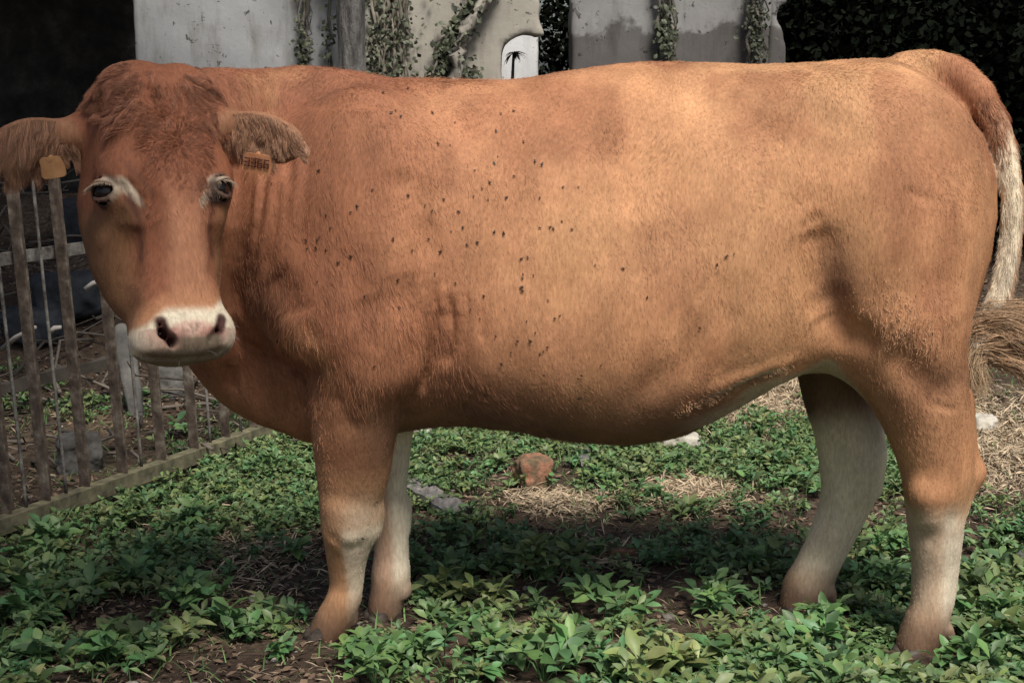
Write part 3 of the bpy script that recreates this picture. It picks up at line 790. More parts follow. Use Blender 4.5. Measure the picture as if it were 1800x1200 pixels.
    edge = .512 - .045 * sst(.04, .10, np.abs(t)) * (t > 0) + .035 * sst(.045, .10, np.abs(t)) * (t < 0) + .006 * ln
    wm = sst(edge - .006, edge + .016, s)
    hc = mx(hc, np.array([.50, .25, .13]), .7 * sst(edge - .05, edge, s))
    hc = mx(hc, white, wm)
    pad = sst(1.1, .75, np.sqrt((t / .062) ** 2 + ((s - .572) / .034) ** 2)) * (f > .02)
    hc = mx(hc, np.array([.62, .37, .30]), pad * (.8 + .2 * ln)); hc = hc * (1 - (pad * .35 * sst(.0, .6, noise(X * 130, Y * 130, Z * 130, 61)))[:, None])
    dn = np.full(len(p), 9.0)
    for h_ in (NL, NR):
        for a, b in zip(h_[:-1], h_[1:]):
            ba = b - a; u = np.clip(((p - a) @ ba) / (ba @ ba), 0, 1); dd_ = p - a - u[:, None] * ba; dpt = dd_ @ HF; dpp = np.sqrt(((dd_ - dpt[:, None] * HF) ** 2).sum(1)); dn = np.minimum(dn, np.where(dpt > -.012, np.sqrt(dpp ** 2 + np.maximum(dpt, 0) ** 2), dpp * .8))
    hc = mx(hc, np.array([.42, .20, .16]), .65 * sst(.042, .014, dn) * (s > .555))
    hc = mx(hc, np.array([.075, .032, .026]), sst(.0160, .0070, dn))
    hc = mx(hc, np.array([.15, .125, .085]), .88 * np.maximum(sst(.588, .600, s + .004 * ln), sst(.566, .578, s + .003 * ln) * sst(.055, .036, np.abs(t - .012))))  # dark olive paints the shade under the muzzle and mouth, with some wetness
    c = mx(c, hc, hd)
    # ears
    for (a, b, cc, e1, e2, e3, Lr, Hh) in EARS:
        d = p - cc; u, v_, w_ = d @ e1 / Lr, d @ e2 / Hh, d @ e3
        m = sst(1.25, 1.05, np.sqrt(u * u + v_ * v_)) * (np.abs(w_) < .04)
        c = mx(c, np.array([.34, .17, .095]), m)
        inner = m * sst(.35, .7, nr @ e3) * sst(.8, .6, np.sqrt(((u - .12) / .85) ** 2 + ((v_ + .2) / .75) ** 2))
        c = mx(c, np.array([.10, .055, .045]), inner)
    c = c * (1 + .10 * n1 + .10 * n2)
    return np.clip(c, .01, .9), hd, tmask
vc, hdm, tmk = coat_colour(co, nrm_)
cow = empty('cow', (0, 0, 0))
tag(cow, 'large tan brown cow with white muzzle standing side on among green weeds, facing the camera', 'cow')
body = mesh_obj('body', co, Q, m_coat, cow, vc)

# eyes
for c, nrm in EYES:
    e = MB(); n_ = 28; m_ = 18; vs = []
    for i in range(m_ + 1):
        for j in range(n_):
            a = math.pi * i / m_; b = 2 * math.pi * j / n_
            vs.append(c + .0256 * np.array([math.sin(a) * math.cos(b), math.sin(a) * math.sin(b), math.cos(a)]))
    e.add(vs, [[i * n_ + j, (i + 1) * n_ + j, (i + 1) * n_ + (j + 1) % n_, i * n_ + (j + 1) % n_] for i in range(m_) for j in range(n_)])
    e.build('eye', m_eye, cow)

# hooves: two claws each
def hoof(tip_dir, base, zr=.055):
    base = np.array(base) + np.array([*tip_dir, 0]) * -.012; tip_dir = np.array([*tip_dir, 0.0]); tip_dir /= np.linalg.norm(tip_dir); sdv = np.array([-tip_dir[1], tip_dir[0], 0])
    Fh = Field(*[np.arange(base[i] - .11, base[i] + .11, .005) for i in (0, 1)], np.arange(-.02, .13, .005))
    for s_ in (-1, 1):
        a = base + sdv * s_ * .019; a[2] = .052; b = a + tip_dir * .028; b[2] = .016; c = a - tip_dir * .018; c[2] = .018
        Fh.cone(a, .022, b, .020, .015); Fh.cone(a, .022, c, .021, .015); Fh.cone(b, .020, b + tip_dir * .010, .014, .012)
    g_ = Fh.zs[None, None, :] * -1.0 + .002 + 0 * Fh.f
    Fh.f = np.maximum(Fh.f, g_)
    g_ = Fh.zs[None, None, :] - .075 + 0 * Fh.f
    Fh.f = np.maximum(Fh.f, g_)
    v_, q_ = Fh.mesh(1)
    return mesh_obj('hoof', v_, q_, m_horn, cow)
for CH, td in ((NF, (-.9, -.35)), (NH, (-.85, -.5)), (FF, (-.8, -.5)), (FH, (-1, -.3))):
    p = q(*CH[-1][0]); p = p + np.array([td[0], td[1], 0]) * .012
    hoof(td, p)

# ------------------------------------------------------------------ hair
def curves_obj(name, pts, rad, colr, parent, mat=m_hair):
    """pts (N,K,3), rad (K,) or (N,K), colr (N,3)"""
    n, k_, _ = pts.shape
    hc = bpy.data.hair_curves.new(name)
    hc.add_curves([k_] * n)
    hc.attributes['position'].data.foreach_set('vector', pts.astype(np.float32).ravel()) if 'position' in hc.attributes else None
    ra = hc.attributes.get('radius') or hc.attributes.new('radius', 'FLOAT', 'POINT')
    ra.data.foreach_set('value', np.broadcast_to(rad, (n, k_)).astype(np.float32).ravel())
    ca = hc.attributes.new('tint', 'FLOAT_COLOR', 'CURVE')
    c4 = np.ones((n, 4), np.float32); c4[:, :3] = colr; ca.data.foreach_set('color', c4.ravel())
    o = bpy.data.objects.new(name, hc); C.objects.link(o); hc.materials.append(mat); o.parent = parent
    return o
tri = np.concatenate([Q[:, [0, 1, 2]], Q[:, [0, 2, 3]]])
ta = np.linalg.norm(np.cross(co[tri[:, 1]] - co[tri[:, 0]], co[tri[:, 2]] - co[tri[:, 0]]), axis=1) / 2
tc_ = co[tri].mean(1); tn = nrm_[tri].mean(1)
def sample(n, wgt):
    p = ta * wgt; p = p / p.sum()
    i = rng.choice(len(tri), n, p=p)
    r1 = np.sqrt(rng.random(n)); r2 = rng.random(n)
    b = np.stack([1 - r1, r1 * (1 - r2), r1 * r2], 1)
    pos = (co[tri[i]] * b[:, :, None]).sum(1); nn = (nrm_[tri[i]] * b[:, :, None]).sum(1); nn /= np.linalg.norm(nn, axis=1)[:, None]
    cl = (vc[tri[i]] * b[:, :, None]).sum(1)
    return pos, nn, cl
def flow(p, nn):
    X, Y, Z = p.T; qx = 900 + X / Y0 * F; qy = 150 + (CAMZ - Z) / Y0 * F
    fl = np.zeros_like(p)
    back = .25 + .9 * sst(450, 720, qy) * sst(760, 900, qx) * sst(1450, 1300, qx) + .3 * sst(1200, 1600, qx)
    down = 1.0 - .75 * sst(560, 740, qy) * sst(760, 900, qx) * sst(1450, 1300, qx)
    low = sst(.62, .5, Z)
    fl[:, 0] = back * (1 - low) + .08 * low; fl[:, 2] = -(down * (1 - low) + low)
    # belly swirl sweeps up again towards the flank
    fl[:, 2] += .7 * sst(600, 720, qy) * sst(1100, 1300, qx) * sst(1460, 1380, qx)
    D = p - HO; t, s, f = D @ HS, (D @ HL) / kx, D @ HF
    hd = np.where((X < -0.42) & (Y < 3.35) & (np.abs(t) < .2) & (f > -.15), 1.0, 0.0)
    wh = hp(.005, .195 * kx, .1)
    rad_ = p - wh; rl = np.linalg.norm(rad_, axis=1); rad_ /= rl[:, None] + 1e-6
    hf = HL[None, :] * 1.0 + HS[None, :] * (t * 3)[:, None]
    hf = hf + rad_ * (1.6 * np.exp(-(rl / .05) ** 2))[:, None]
    fl = fl * (1 - hd)[:, None] + hf * hd[:, None]
    sw = .35 * (1 - hd) + .3
    w1 = noise(X * 6, Y * 6, Z * 6, 41); w2 = noise(X * 6, Y * 6, Z * 6, 42); w3 = noise(X * 25, Y * 25, Z * 25, 43)
    fl[:, 0] += sw * (w1 + .5 * w3); fl[:, 2] += sw * w2
    fl -= nn * (fl * nn).sum(1)[:, None]
    fl /= np.linalg.norm(fl, axis=1)[:, None] + 1e-6
    return fl, hd
bald = np.ones(len(tri))
hs_ = ((tc_ - HO) @ HS, ((tc_ - HO) @ HL) / kx, (tc_ - HO) @ HF)
isnose = (tc_[:, 0] < -.42) & (hs_[1] > .535) & (hs_[2] > -.02) & (np.abs(hs_[0]) < .075)
bald[isnose] = 0.02
for c, _ in EYES: bald[np.linalg.norm(tc_ - c, axis=1) < .031] = 0
front = np.where(tn[:, 1] < .25, 1.0, .35)
body_parent = cow
def coat(name, n, wgt, ln, rad, lift, lo=.8, hi=1.2):
    pos, nn, cl = sample(n, wgt)
    fl, hd = flow(pos, nn)
    X, Y, Z = pos.T
    L = ln * rng.uniform(.6, 1.25, n) * np.where(hd > .5, .62, 1.0) * np.where(Z < .5, .75, 1.0) * (1 + .5 * noise(X * 9, Y * 9, Z * 9, 50))
    u = np.array([0, .4, .75, 1.0])
    lf = lift * rng.uniform(.5, 1.6, n)
    jit = rng.normal(size=(n, 3)) * .18
    d0 = fl + jit
    pts = pos[:, None] - nn[:, None] * .001 + d0[:, None] * (L[:, None] * u[None])[:, :, None] + nn[:, None] * (L[:, None] * lf[:, None] * np.sin(u * 2.2)[None])[:, :, None]
    br = rng.uniform(lo, hi, n) * (1 + .26 * noise(X * 55, Y * 55, Z * 13, 51) + .12 * noise(X * 11, Y * 11, Z * 6, 52))
    warm = rng.uniform(.94, 1.06, (n, 3))
    return curves_obj(name, pts, np.array([rad, rad * .9, rad * .6, rad * .15]), np.clip(cl * br[:, None] * warm, .005, .95), body_parent)
coat('coat_hair', 620000, bald * front, .0085, .00030, .06, .82, 1.16)

qx_ = 900 + tc_[:, 0] / Y0 * F; qy_ = 150 + (CAMZ - tc_[:, 2]) / Y0 * F
lw = sst(420, 600, qy_) * (tc_[:, 2] > .52) * (tc_[:, 1] < 3.7) * (qx_ > 520) * (1 - .8 * (qx_ < 770) * (qy_ > 540)) + .25 * (qx_ > 430) * (tc_[:, 2] > .6)
coat('coat_hair', 46000, lw * (hs_[2] < .0) + 1e-9, .021, .00034, .10, .80, 1.42)

def strands(name, roots, dirs, L, bend, rad, colr, k_=7, wav=.004, tip=None, parent=None, clump=0, cw=.85):
    """long hair: roots (N,3), initial dirs, gravity bend"""
    n = len(roots); u = np.linspace(0, 1, k_)
    d = dirs / np.linalg.norm(dirs, axis=1)[:, None]
    bend = np.broadcast_to(bend, (n, 3))
    pts = roots[:, None] + d[:, None] * (L[:, None] * u)[:, :, None] + bend[:, None] * (L[:, None] * u ** 2)[:, :, None]
    ph = noise(roots[:, 0] * 60, roots[:, 1] * 60, roots[:, 2] * 60, 61)
    for ax in range(3):
        nn_ = noise((roots[:, None, 0] * 45 + u * 2.2), (roots[:, None, 1] * 45 + u * 1.3), roots[:, None, 2] * 45 + u * 1.9, 70 + ax)
        pts[:, :, ax] += wav * nn_ * (u * 1.5)[None]
    if clump:
        gi = rng.choice(n, clump, replace=False); near = np.empty(n, int)
        for a_ in range(0, n, 2000): near[a_:a_ + 2000] = gi[np.argmin(((roots[a_:a_ + 2000, None] - roots[None, gi]) ** 2).sum(2), axis=1)]
        tgt = pts[near] + (roots - roots[near])[:, None] * .22
        w_ = (cw * u ** .8)[None, :, None]; pts = pts * (1 - w_) + tgt * w_; pts[:, 0] = roots
        gb = rng.uniform(.78, 1.22, n)[near]; colr = np.clip(colr * gb[:, None], .005, .95)
    r = rad * np.array([1 - .8 * x ** 2 for x in u])
    return curves_obj(name, pts, r, colr, parent or cow)
# forelock / topknot
n = 9000
pos, nn, cl = sample(n * 3, np.where((tc_[:, 0] < -.42) & (hs_[1] < .15) & (hs_[1] > -.06) & (np.abs(hs_[0]) < .12) & (hs_[2] > -.06), 1.0, 1e-9))
D = pos - HO; s_ = (D @ HL) / kx; t_l = D @ HS
keep = rng.random(len(pos)) < sst(.17, .05, s_); pos, nn, cl, s_, t_l = pos[keep], nn[keep], cl[keep], s_[keep], t_l[keep]
cell = noise(t_l * 60, s_ * 40, 0, 77)
mid = np.exp(-(t_l / .022) ** 2)
dirs = HL * .55 + HS[None] * (np.sign(t_l) * .75 * (1 - mid) + t_l * 4 + cell * .4)[:, None] + HL * (mid * .9)[:, None] + nn * .22 + rng.normal(size=pos.shape) * .12
L = rng.uniform(.014, .030, len(pos)) * (1 + .9 * mid)
fc = np.clip(np.array([.35, .155, .09]) * (rng.uniform(.6, 1.3, len(pos)) * (1 + .12 * cell))[:, None], .01, .9)
strands('forelock', pos - nn * .002, dirs, L, np.array([0, 0, -.35]), .0003, fc, wav=.007, clump=300, cw=.42)
wc = hp(.004, .185 * kx, .1)                                       # the whorl and ruffled hair of the forehead
pos, nn, cl = sample(6500, sst(.33, .16, hs_[1] + .05 * noise(tc_[:, 0] * 30, tc_[:, 1] * 30, tc_[:, 2] * 30, 3)) * sst(.085, .055, np.abs(hs_[0])) * np.where((tc_[:, 0] < -.42) & (hs_[1] > .06) & (hs_[1] < .33) & (np.abs(hs_[0]) < .075) & (hs_[2] > .03), 1.0, 1e-9))
rv = pos - wc; rl = np.linalg.norm(rv, axis=1)[:, None]
dirs = rv / rl * 1.0 + HL * .35 + nn * .10 + rng.normal(size=pos.shape) * .15
strands('forehead_hair', pos - nn * .001, dirs, rng.uniform(.010, .018, len(pos)), np.array([0, 0, -.1]), .00034, np.clip(cl * 1.22 * rng.uniform(.75, 1.2, len(pos))[:, None], .01, .9), k_=5, wav=.003, clump=900, cw=.5)
# ears
for ie, (a, b, cc, e1, e2, e3, Lr, Hh) in enumerate(EARS):
    n = 8000
    u = rng.uniform(-.98, 1.0, n)
    row = rng.random(n)
    prof = np.sqrt(np.clip(1 - u * u, .02, 1))
    reach = np.where(u > .15, .35, 1.3) if ie == 0 else np.where(u > .5, .9, 1.3)
    v_ = prof * (1.0 - reach * row)
    rt = cc + e1 * (u * Lr)[:, None] + e2 * (v_ * Hh)[:, None] + e3 * (.016 * np.sqrt(np.clip(1 - u * u - v_ ** 2 * .8, 0, 1)) + .003)[:, None]
    dirs = -e2[None] * .85 + e1[None] * (.45 + .35 * u)[:, None] + e3[None] * .35 + rng.normal(size=(n, 3)) * .12
    L = rng.uniform(.018, .055, n) * (1 - .3 * np.abs(u)) * (1 if ie == 0 else 1.2)
    strands('ear_hair', rt, dirs, L, np.array([0, 0, -.45]), .00042, np.clip(np.array([.36, .195, .115]) * rng.uniform(.55, 1.35, n)[:, None], .01, .9), wav=.009, clump=130, cw=.6)
    # short fringe above the ear
# eyelashes and brow tufts
for c, nrm in EYES:
    n = 150 if c is EYES[0][0] else 40; sd_ = np.cross(nrm, HL); sd_ /= np.linalg.norm(sd_); upv = np.cross(sd_, nrm); upv = -upv if upv[2] < 0 else upv; a = rng.uniform(-1.2, 1.2, n)
    rt = c + nrm * (.029 * np.cos(a * .75))[:, None] + sd_ * (.0250 * np.sin(a))[:, None] + upv * (.0135 * np.cos(a) + .001)[:, None]
    strands('eyelash', rt, nrm[None] * 1.0 - upv * .35 + sd_ * (np.sin(a) * .9)[:, None] + rng.normal(size=(n, 3)) * .1, rng.uniform(.010, .020, n), np.array([0, 0, -.2]), .0004, np.array([.50, .38, .28]) * rng.uniform(.6, 1.1, n)[:, None], wav=.001)
# tail switch
n = 9500
e0 = tl[-1][0]
grp = rng.integers(0, 16, n); gd = rng.normal(size=(16, 3)) * .20; gl = rng.uniform(.7, 1.2, 16)
rt = e0 + rng.normal(size=(n, 3)) * np.array([.012, .012, .022]) + (tl[-2][0] - e0) * rng.uniform(-.1, 1.0, n)[:, None]
dirs = np.array([.95, -.10, .22]) + gd[grp] + rng.normal(size=(n, 3)) * .07
L = rng.uniform(.14, .27, n) * gl[grp]
strands('tail_switch', rt, dirs, L, np.array([.05, 0, -.85]), .0005, np.clip(np.array([.52, .34, .20]) * (rng.uniform(.45, 1.3, n) * gl[grp] ** 1.5)[:, None], .01, .9), k_=14, wav=.042, clump=60)
# short shaggy hair down the length of the tail
n = 9000; u = rng.uniform(3.0, len(tl) - 1.01, n); k_ = u.astype(int); fr = (u - k_)[:, None]
P_a = np.array([p for p, r in tl]); R_a = np.array([r for p, r in tl]); ax_ = P_a[k_ + 1] - P_a[k_]; ax_ /= np.linalg.norm(ax_, axis=1)[:, None]
rd_ = rng.normal(size=(n, 3)); rd_ -= ax_ * (rd_ * ax_).sum(1)[:, None]; rd_ /= np.linalg.norm(rd_, axis=1)[:, None]
rt = P_a[k_] * (1 - fr) + P_a[k_ + 1] * fr + rd_ * (R_a[k_] * (1 - fr[:, 0]) + R_a[k_ + 1] * fr[:, 0])[:, None] * .93
tcol = np.where((u > 4.6 + .8 * rng.random(n))[:, None], np.array([.68, .59, .45]), np.array([.36, .17, .09])); tcol = np.where((rd_[:, 0] > .55)[:, None], tcol * np.array([.75, .58, .48]), tcol)
strands('tail_hair', rt, ax_ + rd_ * .22 + rng.normal(size=(n, 3)) * .12, rng.uniform(.012, .032, n), np.array([0, 0, -.15]), .00038, tcol * rng.uniform(.82, 1.2, n)[:, None], k_=5, wav=.003, clump=500, cw=.4)
# whiskers
wp = hits([(238, 600), (255, 612), (270, 590), (300, 618), (330, 612), (392, 596), (398, 580), (380, 612), (250, 580), (365, 618)])
wr_ = np.array(wp)[rng.integers(0, len(wp), 60)] + rng.normal(size=(60, 3)) * .012
strands('whisker', wr_, HF * 1.0 + HS * np.sign((wr_ - HO) @ HS)[:, None] * .7 + rng.normal(size=(60, 3)) * .3, rng.uniform(.010, .022, 60), np.array([0, 0, -.5]), .00014, np.full((60, 3), .30), k_=6, wav=.001)
n = 500
rt = e0 + rng.normal(size=(n, 3)) * .008
strands('tail_wisp', rt, np.array([-.28, -.1, -.9]) + rng.normal(size=(n, 3)) * .16, rng.uniform(.06, .13, n), np.array([.1, 0, -.2]), .0006, np.array([.50, .36, .22]) * rng.uniform(.6, 1.2, n)[:, None], wav=.014)
# longer fringes: belly fold, thigh curls, top of back and tail head, elbow
def fringe(name, pl, n, L0, L1, d, spread, colr, wav=.006, lift=.4):
    h_ = np.array(hits(pl)); u = rng.uniform(0, len(h_) - 1.001, n); i = u.astype(int); f_ = (u - i)[:, None]
    p = h_[i] * (1 - f_) + h_[i + 1] * f_ + rng.normal(size=(n, 3)) * spread * np.array([1, .1, 1])
    from mathutils.bvhtree import BVHTree
    out = []; nn = []
    for k2 in range(n):
        loc, nv, _, dist = bvh.find_nearest(Vector(p[k2])); out.append(loc); nn.append(nv)
    p = np.array(out); nn = np.array(nn)
    cell = noise(p[:, 0] * 40, p[:, 1] * 40, p[:, 2] * 40, 91)[:, None]
    strands(name, p, np.array(d, float) + nn * lift + rng.normal(size=(n, 3)) * .18 + cell * .4, rng.uniform(L0, L1, n), np.array([0, 0, -.25]), .0005, np.clip(np.array(colr) * (rng.uniform(.55, 1.3, n))[:, None] * (1 + .3 * cell), .01, .9), wav=wav)
from mathutils.bvhtree import BVHTree
bvh = BVHTree.FromPolygons([tuple(v) for v in co], [tuple(int(i) for i in f) for f in Q])
fringe('belly_hair', [(1190, 718), (1240, 704), (1320, 672), (1380, 646)], 300, .007, .014, (.9, 0, -.25), .012, (.46, .27, .15))
fringe('thigh_hair', [(1550, 540), (1590, 560), (1620, 600), (1560, 590)], 500, .007, .014, (.1, 0, -.8), .035, (.50, .28, .15), wav=.005)
#fringe('elbow_hair', [(745, 560), (742, 640), (730, 690)], 500, .008, .018, (.3, 0, -.8), .008, (.42, .22, .12))
#fringe('thigh_hair', [(1470, 615), (1500, 620), (1540, 612)], 500, .008, .018, (.5, 0, -.5), .010, (.45, .27, .155))
#fringe('fetlock_hair', [(1468, 960), (1466, 1000), (1464, 1030)], 700, .010, .025, (.5, 0, -.7), .008, (.42, .32, .22))

# ear tags
def glyphs(text, org, ex, ey, hgt, lw, nrm, mb):
    seg = {'0': 'abcdef', '1': 'bc', '2': 'abged', '3': 'abgcd', '4': 'fgbc', '5': 'afgcd', '6': 'afgedc', '7': 'abc', '8': 'abcdefg', '9': 'abcdfg'}
    wv = hgt * .55
    for i, ch in enumerate(text):
        o = org + ex * (i * hgt * .82)
        pt = {'a': ((0, 1), (1, 1)), 'b': ((1, 1), (1, .5)), 'c': ((1, .5), (1, 0)), 'd': ((0, 0), (1, 0)), 'e': ((0, .5), (0, 0)), 'f': ((0, 1), (0, .5)), 'g': ((0, .5), (1, .5))}
        for s_ in seg[ch]:
            (x0, y0), (x1_, y1) = pt[s_]
            a = o + ex * x0 * wv + ey * y0 * hgt; b = o + ex * x1_ * wv + ey * y1 * hgt
            dd = (b - a) / 2; dl = np.linalg.norm(dd); dd = dd / dl * (dl + lw / 2)
            sdv = np.cross(nrm, dd); sdv = sdv / np.linalg.norm(sdv) * lw / 2
            mb.box((a + b) / 2 + nrm * .0012, dd, sdv, nrm * .0006)
def ear_tag(cx, cy, Y, wd, hg, rot, mat, text):
    c = q(cx, cy, Y); nrm = np.array([.05, -1, -.25]); nrm /= np.linalg.norm(nrm)
    ex = np.array([math.cos(rot), 0, math.sin(rot)]); ex -= nrm * (ex @ nrm); ex /= np.linalg.norm(ex); ey = np.cross(ex, nrm); ey = -ey if ey[2] < 0 else ey
    mb = MB(); n_ = 24; ring = []
    for j in range(n_):                                      # rounded rectangle with a small neck on top
        a = 2 * math.pi * j / n_
        x = np.sign(math.cos(a)) * abs(math.cos(a)) ** .35; y = np.sign(math.sin(a)) * abs(math.sin(a)) ** .35
        ring.append((x * wd / 2 * (1 - .12 * (y > 0)), y * hg / 2))
    for zz in (-.0012, .0012):
        pass
    vs = [c + ex * x + ey * y + nrm * (zz + .002 * math.cos(x / wd * 3)) for zz in (-.0011, .0011) for x, y in ring] + [c + nrm * .0005, c + nrm * .0031]
    f4 = [[j, (j + 1) % n_, n_ + (j + 1) % n_, n_ + j] for j in range(n_)]
    f3 = [[2 * n_, (j + 1) % n_, j] for j in range(n_)] + [[2 * n_ + 1, n_ + j, n_ + (j + 1) % n_] for j in range(n_)]
    mb.add(vs, f4, f3)
    mb.tube([c + ey * hg * .40 - nrm * .012, c + ey * hg * .40 + nrm * .004], [.005, .005], 10)
    o = mb.build('ear_tag', mat, cow, smooth=False)
    if text:
        g_ = MB(); h_ = hg * .38
        glyphs(text, c - ex * (len(text) * h_ * .82 / 2 - h_ * .1) - ey * hg * .14 + nrm * .0035, ex, ey, h_, h_ * .17, nrm, g_)
        g_.build('tag_number', m_ink, o)
    return o
o = ear_tag(452, 287, 3.005, .058, .040, -.16, m_tagp, '3366'); o['label'] = 'orange ear tag with a four figure number'
o = ear_tag(92, 294, 3.02, .050, .044, .14, m_tagy, ''); o['label'] = 'worn yellow orange ear tag half covered by ear hair'

# flies on the coat
fm = MB()
def blob(mb, c, r, n_=6):
    vs = []; 
    for i in range(4):
        for j in range(n_):
            a = math.pi * (i + .5) / 4; b = 2 * math.pi * j / n_
            vs.append([c[0] + r[0] * math.cos(a), c[1] + r[1] * math.sin(a) * math.cos(b), c[2] + r[2] * math.sin(a) * math.sin(b)])
    mb.add(vs, [[i * n_ + j, i * n_ + (j + 1) % n_, (i + 1) * n_ + (j + 1) % n_, (i + 1) * n_ + j] for i in range(3) for j in range(n_)] + [[0, 3, 2, 1], [0, 5, 4, 3], [18, 19, 20, 21], [18, 21, 22, 23]])
blob(fm, (0, 0, .0018), (.0026, .0015, .0015)); blob(fm, (.0030, 0, .0018), (.0010, .0012, .0011)); blob(fm, (-.0028, 0, .0016), (.0024, .0014, .0012))
for s_ in (-1, 1):
    fm.add([(.001, s_ * .0006, .0034), (-.006, s_ * .0038, .0026), (-.0068, s_ * .0012, .0028)], f3=[[0, 1, 2]])
    for k2 in range(3): fm.tube([(.001 - .0015 * k2, s_ * .001, .001), (.002 - .0022 * k2, s_ * .0035, -.0006)], [.0003, .0002], 4)
fly0 = fm.build('fly', m_fly)
tag(fly0, 'small black fly resting on the brown coat of the cow', 'fly', 'flies resting on the cow')
FP = [(795, 405), (812, 398), (806, 372), (845, 330), (832, 345), (858, 352), (560, 418), (578, 402), (628, 362), (618, 374), (716, 341), (657, 334), (572, 378), (540, 424), (556, 420), (541, 436), (556, 437), (574, 440),
      (617, 449), (594, 462), (558, 495), (868, 284), (874, 276), (718, 160), (696, 194), (690, 198), (705, 203), (672, 165), (940, 285), (952, 288), (948, 400), (970, 400), (988, 388), (975, 402), (1008, 402), (990, 330), (1015, 328),
      (918, 456), (918, 482), (916, 488), (938, 486), (914, 504), (917, 512), (966, 530), (1045, 465), (1093, 472), (1138, 522), (1260, 466), (1276, 450), (1292, 444), (860, 318), (930, 455), (985, 555), (925, 565), (910, 600), (930, 598), (948, 620),
      (965, 610), (955, 657), (967, 697), (975, 560), (940, 585), (900, 620), (955, 615), (1022, 697), (1025, 660), (1230, 578), (1056, 640), (1016, 665), (745, 360), (760, 372), (780, 350), (775, 440), (765, 480), (752, 420), (820, 430),
      (838, 425), (870, 405), (885, 410), (850, 520), (830, 545), (845, 560), (800, 500), (640, 520), (700, 490), (725, 440), (690, 420), (560, 690), (632, 710), (660, 880), (637, 946), (700, 540), (490, 600), (500, 620), (655, 645), (870, 590), (880, 640), (850, 690),
      (480, 325), (560, 300), (770, 250), (790, 255), (880, 200), (905, 195), (870, 230), (920, 250), (760, 200), (800, 215), (835, 300), (905, 310), (948, 345), (890, 345)]
cnt = 0
for k2, (a, b) in enumerate(FP):
    a += rng.uniform(-2, 2); b += rng.uniform(-2, 2)
    h_ = B.hit(a, b, 2.95 if a > 430 else None)
    if h_ is None: continue
    loc, nv, _, _ = bvh.find_nearest(Vector(h_))
    o = fly0 if cnt == 0 else fly0.copy()
    if cnt: C.objects.link(o)
    cnt += 1
    rot = nv.to_track_quat('Z', 'Y') @ Matrix.Rotation(rng.uniform(0, 6.28), 3, 'Z').to_quaternion()
    o.rotation_mode = 'QUATERNION'; o.rotation_quaternion = rot
    o.location = loc + nv * .0022
    sc_f = rng.uniform(.45, .95); o.scale = (sc_f, sc_f, sc_f)
del B
# ================================================================== THE PLACE
# ground: one sheet, fine near the camera, reaching the horizon
gx = np.concatenate([-np.geomspace(160, 4.2, 24), np.arange(-4, 4.01, .045), np.geomspace(4.2, 160, 24)])
gy = np.concatenate([-np.geomspace(60, 2, 12), np.arange(-1.5, 2.0, .5), np.arange(2.2, 12, .05), np.geomspace(12.3, 220, 26)])
GX, GY = np.meshgrid(gx, gy, indexing='ij')
GZ = gh(GX, GY)
clod = sst(12, 8, GY) * sst(4.5, 3.5, np.abs(GX)) * .008 * fbm(GX * 14, GY * 14, 0, 5, 3)
GZ = GZ + clod
i, j = np.meshgrid(np.arange(len(gx) - 1), np.arange(len(gy) - 1), indexing='ij'); m_ = len(gy)
gq = np.stack([i * m_ + j, (i + 1) * m_ + j, (i + 1) * m_ + j + 1, i * m_ + j + 1], -1).reshape(-1, 4)
go = mesh_obj('ground', np.stack([GX, GY, GZ], -1).reshape(-1, 3), gq, m_ground)
tag(go, kind='structure')

# ------------------------------------------------------------------ leaves
# one obovate leaf, unit length along +x, slightly folded: template
LT = np.array([(0, 0, 0), (.25, .10, .06), (.25, -.10, .06), (.25, 0, .015), (.58, .225, .12), (.58, -.225, .12), (.58, 0, .04), (.84, .15, .08), (.84, -.15, .08), (.84, 0, .025), (1.05, 0, .0)])
LF3 = np.array([(0, 3, 1), (0, 2, 3), (7, 9, 10), (9, 8, 10)]); LF4 = np.array([(1, 3, 6, 4), (3, 2, 5, 6), (4, 6, 9, 7), (6, 5, 8, 9)])
def leaf_cloud(pos, dirs, nrm, L, W, colr, mb, tpl=(LT, LF4, LF3), curl=None):
    n = len(pos); T, f4, f3 = tpl
    d = dirs / (np.linalg.norm(dirs, axis=1)[:, None] + 1e-9)
    s = np.cross(nrm, d); s /= np.linalg.norm(s, axis=1)[:, None] + 1e-9; u = np.cross(d, s)
    cz = T[:, 2][None] * 1.0 - (T[:, 0] ** 2)[None] * (curl if curl is not None else .15 * np.ones(n))[:, None]
    v = pos[:, None] + d[:, None] * (T[:, 0][None] * L[:, None])[:, :, None] + s[:, None] * (T[:, 1][None] * (L * W)[:, None])[:, :, None] + u[:, None] * (cz * L[:, None])[:, :, None]
    k_ = len(T); off = (np.arange(n) * k_)[:, None, None]
    mb.add(v.reshape(-1, 3), (f4[None] + off).reshape(-1, 4) if len(f4) else None, (f3[None] + off).reshape(-1, 3) if len(f3) else None, c=np.repeat(colr, k_, axis=0))
ST = (np.array([(0, .12, 0), (0, -.12, 0), (.45, .5, .06), (.45, -.5, .06), (1, 0, 0)]), np.array([(0, 1, 3, 2)]), np.array([(2, 3, 4)]))
GREEN = np.array([.112, .212, .080])
